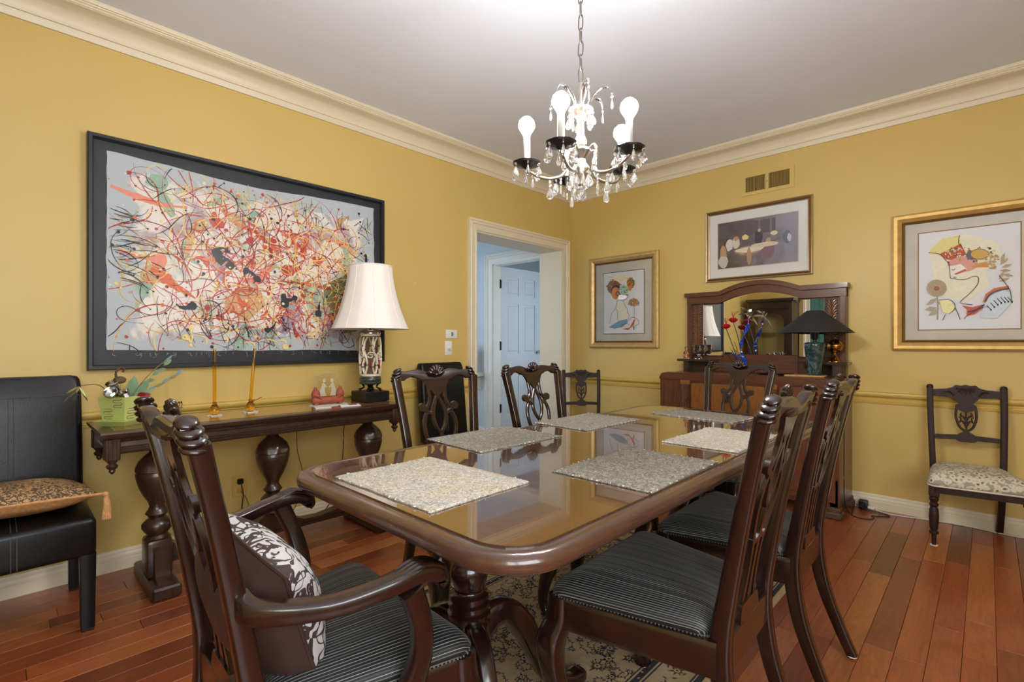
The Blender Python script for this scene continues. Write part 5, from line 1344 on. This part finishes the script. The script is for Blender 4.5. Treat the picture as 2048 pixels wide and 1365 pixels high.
for k in range(44): a = r_.uniform(0, 6.28); q = r_.uniform(.2, 1); El(905 + 52 * q * math.cos(a), 545 + 82 * q * math.sin(a), 12, 6, r_.choice(((206, 178, 130), (180, 150, 100), (196, 140, 90))), 6)
for cx, cy, a in ((1000, 560, 40), (1020, 600, 20), (1010, 640, 0), (1030, 680, -10), (980, 680, 60), (1000, 720, 20), (990, 530, 70)): Pg([(cx + 46 * math.cos(R(a)) * u - 14 * v * math.sin(R(a)), cy - 46 * math.sin(R(a)) * u - 14 * v * math.cos(R(a))) for u, v in ((-1, 0), (0, 1), (1, 0), (0, -1))], (182, 162, 122))
for k in range(40):
    a = 2 * PI * k / 40; Sk([(425, 785), (425 + 92 * math.cos(a), 785 + 72 * math.sin(a))], .006, (176, 158, 124), 1)
El(425, 788, 26, 20, (150, 100, 84)); Sk([(432, 860), (436, 960), (432, 1055)], .006, (160, 148, 120))
for cx, cy, a in ((380, 900, 30), (480, 915, -8), (370, 960, 10), (500, 930, -20), (400, 990, 30)): Pg([(cx + 60 * math.cos(R(a)) * u - 20 * v * math.sin(R(a)), cy - 60 * math.sin(R(a)) * u - 20 * v * math.cos(R(a))) for u, v in ((-1, 0), (0, 1), (1, 0), (0, -1))], (176, 164, 138))
Pg([(450, 890), (540, 885), (590, 940), (560, 1010), (480, 990)], (238, 232, 170)); Pg([(840, 930), (880, 860), (1000, 800), (1050, 830), (1050, 930), (940, 1050), (800, 1040)], (208, 220, 232))
Pg([(830, 905), (850, 840), (920, 790), (1035, 770), (1040, 795), (930, 815), (870, 860), (850, 915)], (206, 104, 58)); Sk([(848, 905), (880, 850), (950, 812), (1040, 795)], .008, (70, 60, 90))
Pg([(650, 935), (740, 950), (840, 925), (830, 960), (760, 1010), (690, 1025), (695, 970)], (200, 84, 50)); Sk([(700, 990), (770, 975), (840, 930)], .010, (66, 62, 92))
for k in range(7): x = 860 + k * 28; y = 935 - 30 * math.sin(k / 2.2) - k * 9; Sk([(x, y), (x + 34, y + 40)], .004, K); El(x + 34, y + 40, 8, 10, K, 6)
for s_ in ([(535, 560), (545, 640), (550, 700), (585, 705), (620, 712), (690, 710), (750, 685), (790, 700), (780, 760), (720, 830), (650, 890), (645, 915), (740, 930)], [(560, 625), (575, 632), (590, 622)], [(575, 690), (590, 698), (605, 690)], [(445, 888), (530, 882), (580, 910), (588, 960), (540, 1005)], [(590, 950), (615, 1000), (635, 1055)], [(505, 1010), (480, 1060)], [(630, 335), (620, 400), (650, 430)], [(355, 485), (450, 495), (500, 540), (530, 570)], [(960, 680), (1010, 750), (1050, 820), (1055, 910)], [(670, 1050), (700, 1020), (840, 950), (900, 975)]): Sk(s_, .003, K)
b.obj('printed_figure', None, pr, smooth=False, flip=False)
pr.children[0].location = (-.010, 0, 0)

m = NT('dusk_scene'); v = m.coords((1, 1, 1)); n1 = m.noise(v, 5, 4, .6, 1); n2 = m.noise(v, 14, 4, .7, 1.5)
sp_ = m.n('SeparateXYZ'); m.l(v, sp_.inputs[0])
c = m.ramp(m.math('ADD', m.math('MULTIPLY', sp_.outputs[0], 1.3), m.math('ADD', n1, .0)), [(.2, srgb(84, 70, 66)), (.5, srgb(120, 104, 106)), (.8, srgb(150, 146, 160))])
ex = m.math('DIVIDE', m.math('ADD', sp_.outputs[0], .06), .20); ez = m.math('DIVIDE', m.math('ADD', sp_.outputs[2], .06), .075)
d = m.math('SQRT', m.math('ADD', m.math('MULTIPLY', ex, ex), m.math('MULTIPLY', ez, ez)))
d = m.math('ADD', d, m.math('MULTIPLY', n2, .9))
m.base(m.mix(m.ramp(d, [(.75, (1, 1, 1, 1)), (1.35, (0, 0, 0, 1))]), c, m.ramp(n2, [(.35, srgb(150, 112, 84)), (.55, srgb(222, 190, 150)), (.7, srgb(232, 222, 204))]))); m.set(Roughness=.6)
SIL = [[(0, .001), (0, .022), (.004, .026), (.010, .022), (.012, .018)], [(.012, .018), (.020, .026), (.026, .022)], [(.026, .022), (.032, .018), (.034, .006)]]
t, pr = picture('framed_print', 'wide silver-gold framed print of a dim banquet scene above the mirror', 1.404, 2.187, 1.622, 2.203, SIL, ('silver_gold', 'bronze', 'silver_gold'), 'dusk_scene', .585, .37, 'mat_white', 'mat_board')
b = B(); lay = -.0102; r_ = random.Random(8)
for cx, cz_, w_, h_, col in ((-.25, -.08, .03, .09, (190, 150, 116)), (-.25, -.13, .04, .05, (206, 196, 184)), (-.20, .0, .03, .05, (222, 216, 206)), (-.15, .01, .03, .05, (226, 210, 190)), (-.15, .045, .018, .02, (196, 140, 100)), (.02, .04, .03, .06, (58, 54, 66)), (.025, .085, .012, .014, (200, 180, 160)), (.09, -.07, .05, .06, (140, 104, 116)), (.09, .0, .018, .02, (190, 160, 130)), (.22, .01, .03, .05, (110, 114, 134)), (.235, .0, .014, .03, (206, 204, 206)), (-.08, .045, .026, .022, (228, 214, 130)), (.13, .05, .026, .018, (228, 220, 160)), (-.27, .02, .02, .02, (96, 84, 80)), (-.05, -.055, .12, .02, (236, 222, 196)), (.06, -.03, .10, .02, (228, 210, 180)), (-.05, -.11, .018, .07, (190, 150, 110))):
    lay -= .00003; b.use(flat(col)); b.add([(cx + w_ * a * r_.uniform(.85, 1.1), lay, cz_ + h_ * c_ * r_.uniform(.85, 1.1)) for a, c_ in circ(14)], [tuple(range(14))])
for x0_, x1_ in ((-.29, -.21), (-.08, .02), (.03, .10), (.115, .14)):
    b.use(flat((92, 82, 88))); b.add([(x0_, -.01012, .06), (x1_, -.01012, .06), (x1_, -.01012, .165), (x0_, -.01012, .165)], [(0, 1, 2, 3)])
b.obj('printed_scene', None, pr, smooth=False, flip=False)

# ================================================================== low carved side chairs with floral seats
def side_chair(label, loc, rz):
    t = thing('side_chair', label, 'chair', loc, rz, 'low carved side chairs'); W = 'edwardian'
    # local: front +y
    seat_cushion(.215, .165, .23, -.17, .335, .085, 'seat', 'floral_fabric', t, .05)
    ol = seat_outline(.218, .166, .234, -.172, .05)
    B().sweep([(p.x, p.y, .334) for p in ol], .0045, sec=circ(6), closed=True).obj('seat_braid', 'fringe_white', t)
    n = len(ol); B().prism([(p.x * .985, p.y * .985) for p in ol], lambda u, v, k: (u, v, k), .295, .334).obj('seat_frame', W, t, ang=30)
    lp = [(.009, 0), (.011, .05), (.012, .062), (.020, .066), (.021, .076), (.014, .082), (.019, .10), (.022, .16), (.020, .20), (.014, .214), (.021, .222), (.021, .23), (.014, .238), (.020, .25), (.022, .262), (.016, .272)]
    for s in (-1, 1):
        lg = B().lathe(lp, (s * .188, .205, 0), 18).box((s * .188, .205, .302), (.044, .044, .062), bev=.003).obj('front_leg', W, t, ang=35)
        B().lathe([(.018, 0), (.018, .004)], (s * .188, .205, -.001), 12).obj('felt_pad', 'felt_white', lg)
        P = catmull([(s * .150, -.235, 0), (s * .152, -.20, .14), (s * .155, -.175, .32), (s * .160, -.185, .5), (s * .165, -.205, .70), (s * .166, -.222, .845)], 5)
        B().sweep(P, [(.015, .013), (.015, .015)], sec=RSEC, up=(0, 1, 0)).lathe([(.017, .842), (.017, .855), (.012, .864), (0, .868)], (s * .166, -.223, 0), 12).obj('rear_leg', W, t, ang=40)
    by = lambda z: -.175 - (z - .32) * .085
    top = [(-.152, .795), (-.152, .835), (-.09, .840), (-.06, .850), (-.045, .866), (-.02, .862), (0, .868), (.02, .862), (.045, .866), (.06, .850), (.09, .840), (.152, .835), (.152, .795), (.06, .790), (.045, .770), (-.045, .770), (-.06, .790)]
    cr = B().prism(top, lambda u, v, k: (u, by(v) + k, v), -.009, .009).obj('crest_rail', W, t, ang=30)
    fan = B()
    for k in range(7):
        a = R(180 + 30 * k); fan.sweep([(0, by(.84) + .010, .845), (.045 * math.cos(a), by(.82) + .011, .845 + .035 * math.sin(a))], [.002, .005], sec=circ(6))
    for s in (-1, 1): fan.sweep(catmull([(s * .055, by(.82) + .011, .80), (s * .075, by(.83) + .011, .825), (s * .10, by(.83) + .010, .822)], 3), [.006, .003], sec=circ(6))
    fan.obj('carved_fan', W, cr, ang=60)
    lo = [(-.152, .560), (-.152, .535), (-.05, .538), (-.03, .527), (.03, .527), (.05, .538), (.152, .535), (.152, .560), (.05, .566), (-.05, .566)]
    B().prism(lo, lambda u, v, k: (u, by(v) + k, v), -.009, .009).obj('lower_rail', W, t, ang=30)
    sp = B()
    for s in (-1, 1):
        P = catmull([(s * .040, by(.745), .745), (s * .046, by(.70), .70), (s * .044, by(.66), .66), (s * .030, by(.615), .615), (s * .010, by(.595), .595)], 4)
        sp.sweep(P, .0065, sec=circ(6), up=(0, 1, 0))
        sp.sweep(catmull([(0, by(.615), .615), (s * .012, by(.64), .645), (s * .026, by(.655), .65)], 4), [.005, .006, .003], sec=circ(6), up=(0, 1, 0))
        sp.sweep(catmull([(0, by(.65), .65), (s * .012, by(.67), .675), (s * .026, by(.69), .685), (s * .020, by(.70), .70)], 4), [.004, .006, .003], sec=circ(6), up=(0, 1, 0))
        sp.sweep(catmull([(s * .034, by(.69), .675), (s * .024, by(.67), .665), (s * .03, by(.64), .64)], 4), .004, sec=circ(6), up=(0, 1, 0))
    sp.sweep([(0, by(.60), .60), (0, by(.72), .72)], .005, sec=circ(6))
    sp.prism([(-.046, .772), (.046, .772), (.030, .755), (.046, .745), (.044, .722), (.02, .708), (0, .70), (-.02, .708), (-.044, .722), (-.046, .745), (-.030, .755)], lambda u, v, k: (u, by(v) + k, v), -.007, .007)
    sp.prism([(-.012, .602), (.012, .602), (.014, .585), (.03, .575), (.045, .563), (-.045, .563), (-.03, .575), (-.014, .585)], lambda u, v, k: (u, by(v) + k, v), -.007, .007)
    sp.obj('splat', W, t, ang=50)
    return t
side_chair('low carved chair with floral seat under the gold-framed profile print', (3.04, -.285, 0), R(180 + 9))
side_chair('low carved chair tucked into the corner beside the doorway', (.455, -.41, 0), R(180 + 44))
# ================================================================== chandelier
HX, HY = 2.095, -2.73
FWD = Vector((-.6926, .7214, 0)); RGT = Vector((.7214, .6926, 0))
zz = lambda py: 1.12 + .001714 * (686.75 - py)
t = thing('chandelier', 'five-arm crystal chandelier with lit bulbs hanging over the table', 'chandelier', (HX, HY, 0))
def drop(L, W, bead=True, second=False):
    b = B(); z = 0
    b.sweep([(0, 0, .004), (0, 0, -.004)], .0006, sec=circ(4))
    for _ in range((1 if bead else 0) + (1 if second else 0)):
        b.lathe([(0, z), (.0035, z - .0015), (.0058, z - .006), (.0035, z - .0105), (0, z - .012)], n=6); z -= .0125
    b.lathe([(0, z), (W * .18, z - L * .14), (W * .36, z - L * .38), (W * .50, z - L * .66), (W * .40, z - L * .88), (0, z - L)], n=8)
    b.v = [(x, y * .55, q) for x, y, q in b.v]
    return b
protos = {}
def hang(kind, p, rz=0, parent=None):
    if kind not in protos:
        o = drop(*kind).obj('crystal_drop', 'crystal', parent or t, smooth=False); protos[kind] = o.data
    else:
        o = bpy.data.objects.new('crystal_drop', protos[kind]); COL.objects.link(o); o.parent = parent or t
    o.location = p; o.rotation_euler = (0, 0, rz)
rh = random.Random(9)
ZB = 1.738                                 # rim of the drip pans
angs = [178, 243, 318, 24, 100]; RB = .178
for a in angs:
    d = RGT * math.cos(R(a)) + FWD * math.sin(R(a)); rb_ = .185 if a != 24 else .17
    def at(r_, z): return d * r_ + Vector((0, 0, z))
    P = catmull([at(.030, 1.775), at(.052, 1.790), at(.062, 1.768), at(.052, 1.720), at(.065, 1.695), at(.105, 1.686), at(.145, 1.694), at(rb_ - .006, 1.715), at(rb_, ZB - .008)], 6)
    arm = B().sweep(P, [.0035, .0045, .005, .0055, .0058, .0055, .005, .0048], sec=circ(8)).obj('arm', 'pewter', t, ang=60)
    c = at(rb_, 0)
    B().lathe([(.006, ZB - .018), (.014, ZB - .014), (.020, ZB - .008), (.044, ZB - .003), (.047, ZB + .003), (.044, ZB + .004), (.018, ZB - .003), (.012, ZB + .004), (0, ZB + .004)], c, 40, flute=lambda q, z: 1 + .06 * abs(math.sin(4 * q))).obj('drip_pan', 'bobeche', arm, ang=50)
    B().lathe([(.0115, ZB + .002), (.0115, ZB + .085), (.008, ZB + .087), (0, ZB + .087)], c, 18).obj('candle_sleeve', 'candle_white', arm)
    zb = ZB + .087
    B().lathe([(0, zb), (.010, zb + .001), (.0125, zb + .012), (.020, zb + .024), (.0275, zb + .037), (.0285, zb + .046), (.025, zb + .060), (.014, zb + .071), (0, zb + .0745)], c, 16).obj('light_bulb', 'bulb_light', arm)
    for k in range(6):
        q = 2 * PI * k / 6 + .3; hang((.038, .025), tuple(c + Vector((.045 * math.cos(q), .045 * math.sin(q), ZB - .003))), q)
    hang((.034, .013), tuple(at(rb_ - .02, 1.700)), rh.uniform(0, 3))
    hang((.042, .027, True, True), tuple(at(.105, 1.680)), math.atan2(d.y, d.x)); hang((.036, .010, True, True), tuple(at(.068, 1.690)), rh.uniform(0, 3))
    hang((.038, .026), tuple(at(.055, 1.765)), rh.uniform(0, 3))
# centre column
B().lathe([(0, 1.660), (.010, 1.662), (.014, 1.672), (.020, 1.69), (.032, 1.712), (.030, 1.722), (.020, 1.735), (.016, 1.75), (.026, 1.765), (.036, 1.776), (.034, 1.784), (.018, 1.792), (.012, 1.80), (0, 1.80)], n=20).obj('hub', 'pewter', t)
B().lathe([(.004, 1.795), (.020, 1.80), (.022, 1.812), (.014, 1.832), (.011, 1.86), (.014, 1.885), (.018, 1.893), (.008, 1.90), (0, 1.90)], n=18).obj('glass_column', 'crystal', t)
B().lathe([(0, 1.895), (.018, 1.897), (.040, 1.912), (.044, 1.920), (.020, 1.926), (.012, 1.935), (.009, 1.96), (.012, 1.975), (.008, 1.99), (.005, 2.015), (0, 2.018)], n=20).obj('crown_cup', 'pewter', t)
for k in range(6):
    a = 2 * PI * k / 6 + .35; d = Vector((math.cos(a), math.sin(a), 0))
    P = catmull([d * .02 + Vector((0, 0, 1.922)), d * .040 + Vector((0, 0, 1.955)), d * .068 + Vector((0, 0, 1.978)), d * .095 + Vector((0, 0, 1.978)), d * .108 + Vector((0, 0, 1.955))], 6)
    fr = B().sweep(P, lerp_list([(.004, .003), (.010, .002), (.009, .002), (.006, .002), (.002, .002)], len(P)), sec=circ(8), up=(0, 0, 1)).obj('frond', 'silver', t, ang=60)
    hang((.036, .011), tuple(P[-1] + Vector((0, 0, -.004))), a)
    hang((.038, .026), tuple(d * .042 + Vector((0, 0, 1.910))), a + .4)
    a2 = a + PI / 6; hang((.034, .016), (.036 * math.cos(a2), .036 * math.sin(a2), 1.905), a2)
for k in range(9):
    a = 2 * PI * k / 9; hang((.040, .026), (.032 * math.cos(a), .030 * math.sin(a), 1.708), a)
for k in range(5):
    a = 2 * PI * k / 5 + .5; hang((.034, .012, True, True), (.014 * math.cos(a), .014 * math.sin(a), 1.668), a)
B().ell((0, 0, 1.632), .019, 12, 8).sweep([(0, 0, 1.65), (0, 0, 1.665)], .001, sec=circ(4)).obj('crystal_ball', 'crystal', t, smooth=False)
# chain and ceiling canopy
lk = None; z = 2.012; k = 0
while z < 2.665:
    if lk is None:
        P = [(.0075 * (1 if q < 12 else -1) * 1 if False else .0078 * math.cos(2 * PI * q / 24), 0, .0265 * math.copysign(abs(math.sin(2 * PI * q / 24)) ** .55, math.sin(2 * PI * q / 24))) for q in range(24)]
        o = B().sweep(P, .0023, sec=circ(6), closed=True, up=(0, 1, 0)).obj('chain_link', 'chain_metal', t, ang=60); lk = o.data
    else:
        o = bpy.data.objects.new('chain_link', lk); COL.objects.link(o); o.parent = t
    o.location = (0, 0, z + .026); o.rotation_euler = (0, R(rh.uniform(-3, 3)), R(20 + 90 * (k % 2) + rh.uniform(-12, 12))); z += .0455; k += 1
B().lathe([(0, 2.672), (.012, 2.672), (.02, 2.68), (.045, 2.69), (.06, 2.705), (.06, 2.7099), (0, 2.7099)], n=24).obj('ceiling_canopy', 'pewter', t)

# ================================================================== display cabinet by the near wall (seen in the mirror)
t = thing('display_cabinet', 'dark glazed display cabinet reflected in the sideboard mirror', 'cabinet', (.47, YN + .001, 0))
W = 'mahogany'
c = B(); c.span(-.36, .36, .004, .38, 0, .12, bev=.01); c.span(-.34, -.29, .01, .36, .12, 1.70); c.span(.29, .34, .01, .36, .12, 1.70); c.span(-.34, .34, .01, .36, 1.70, 1.80); c.span(-.38, .38, .004, .40, 1.80, 1.86, bev=.015)
c.obj('cabinet_body', W, t)
for z in (.5, .9, 1.3): B().span(-.288, .288, .03, .33, z, z + .006).obj('glass_shelf', 'clear_glass', t, smooth=False)
d = B()
for s in (-1, 1): d.span(*sorted((s * .288, s * .22)), .34, .362, .13, 1.69)
d.span(-.22, .22, .34, .362, .13, .2)
d.prism([(-.22, 1.69), (.22, 1.69), (.22, 1.5)] + [(.22 * math.cos(R(q)), 1.5 + .12 * math.sin(R(q))) for q in range(0, 181, 15)], lambda u, v, k: (u, k, v), .34, .362)
dr = d.obj('cabinet_door', W, t, smooth=False)
B().span(-.222, .222, .348, .352, .19, 1.66).obj('door_glass', 'picture_glass', dr, smooth=False)
B().lathe([(.004, 0), (.004, .012), (.01, .018), (0, .026)], (.25, .362, .95), 10, Matrix.Rotation(R(-90), 3, 'X')).obj('door_knob', 'brass', dr)

# ================================================================== cords
def cord(name, label, P, r_, mt, cat='cord'): return tag(B().sweep(catmull(P, 8), r_, sec=circ(6)).obj(name, mt, ang=80), label, cat)
cord('lamp_cord', 'black lamp cord hanging down the wall behind the console, nearest the doorway', [(.20, -2.49, .762), (.10, -2.495, .762), (.07, -2.50, .72), (.02, -2.52, .55), (.02, -2.53, .35), (.025, -2.60, .12), (.03, -2.66, .04)], .0028, 'cord_black')
cord('electric_cord', 'thin brown cord hanging down the wall between two console pedestals', [(.033, -2.83, .74), (.02, -2.83, .6), (.008, -2.82, .45), (.012, -2.79, .3), (.02, -2.82, .15), (.03, -2.90, .03)], .0025, 'cord_tan')
cord('plug_cord', 'black cord drooping from the plug in the yellow outlet', [(.028, -3.15, .322), (.05, -3.145, .26), (.045, -3.15, .16), (.03, -3.12, .06), (.06, -3.05, .006)], .003, 'cord_black')
cord('plug_cord', 'thin brown cord drooping from the lower socket behind the console', [(.012, -3.148, .272), (.035, -3.12, .22), (.04, -3.10, .13), (.035, -3.06, .03), (.07, -2.98, .005)], .002, 'cord_tan')
t = thing('power_adapter', 'black plug adapter on the floor behind the sideboard foot', 'adapter', (2.495, -.055, .0005))
B().box((0, 0, .03), (.05, .05, .06), bev=.008, seg=2).box((.0, -.03, .03), (.035, .02, .03), bev=.005).obj('adapter_body', 'plastic_black', t)
B().box((.045, -.012, .018), (.04, .024, .018), rot=Matrix.Rotation(R(-15), 3, 'Z'), bev=.004).obj('white_plug', 'plastic_white', t)
cord('extension_cord', 'white cord running along the back baseboard behind the floral chair', [(2.565, -.072, .012), (2.65, -.085, .005), (2.80, -.050, .0045), (2.95, -.024, .0045), (3.08, -.03, .0045), (3.2, -.05, .0045), (3.32, -.03, .0045), (3.5, -.03, .0045)], .0035, 'cord_white')
cord('loose_cord', 'black cord lying in a loop on the floor beside the sideboard', [(2.46, -.09, .03), (2.52, -.10, .01), (2.62, -.10, .004), (2.645, -.14, .004), (2.60, -.18, .004), (2.56, -.20, .004), (2.58, -.25, .004), (2.54, -.30, .004), (2.47, -.28, .004), (2.455, -.2, .004), (2.452, -.12, .03)], .003, 'cord_black')
cord('lamp_cord', 'black cord trailing from the teal lamp down the sideboard end', [(2.29, -.24, SZ + .012), (2.36, -.27, SZ + .012), (2.424, -.30, SZ + .004), (2.434, -.32, .78), (2.434, -.34, .4), (2.436, -.33, .1), (2.45, -.25, .005)], .0025, 'cord_black')
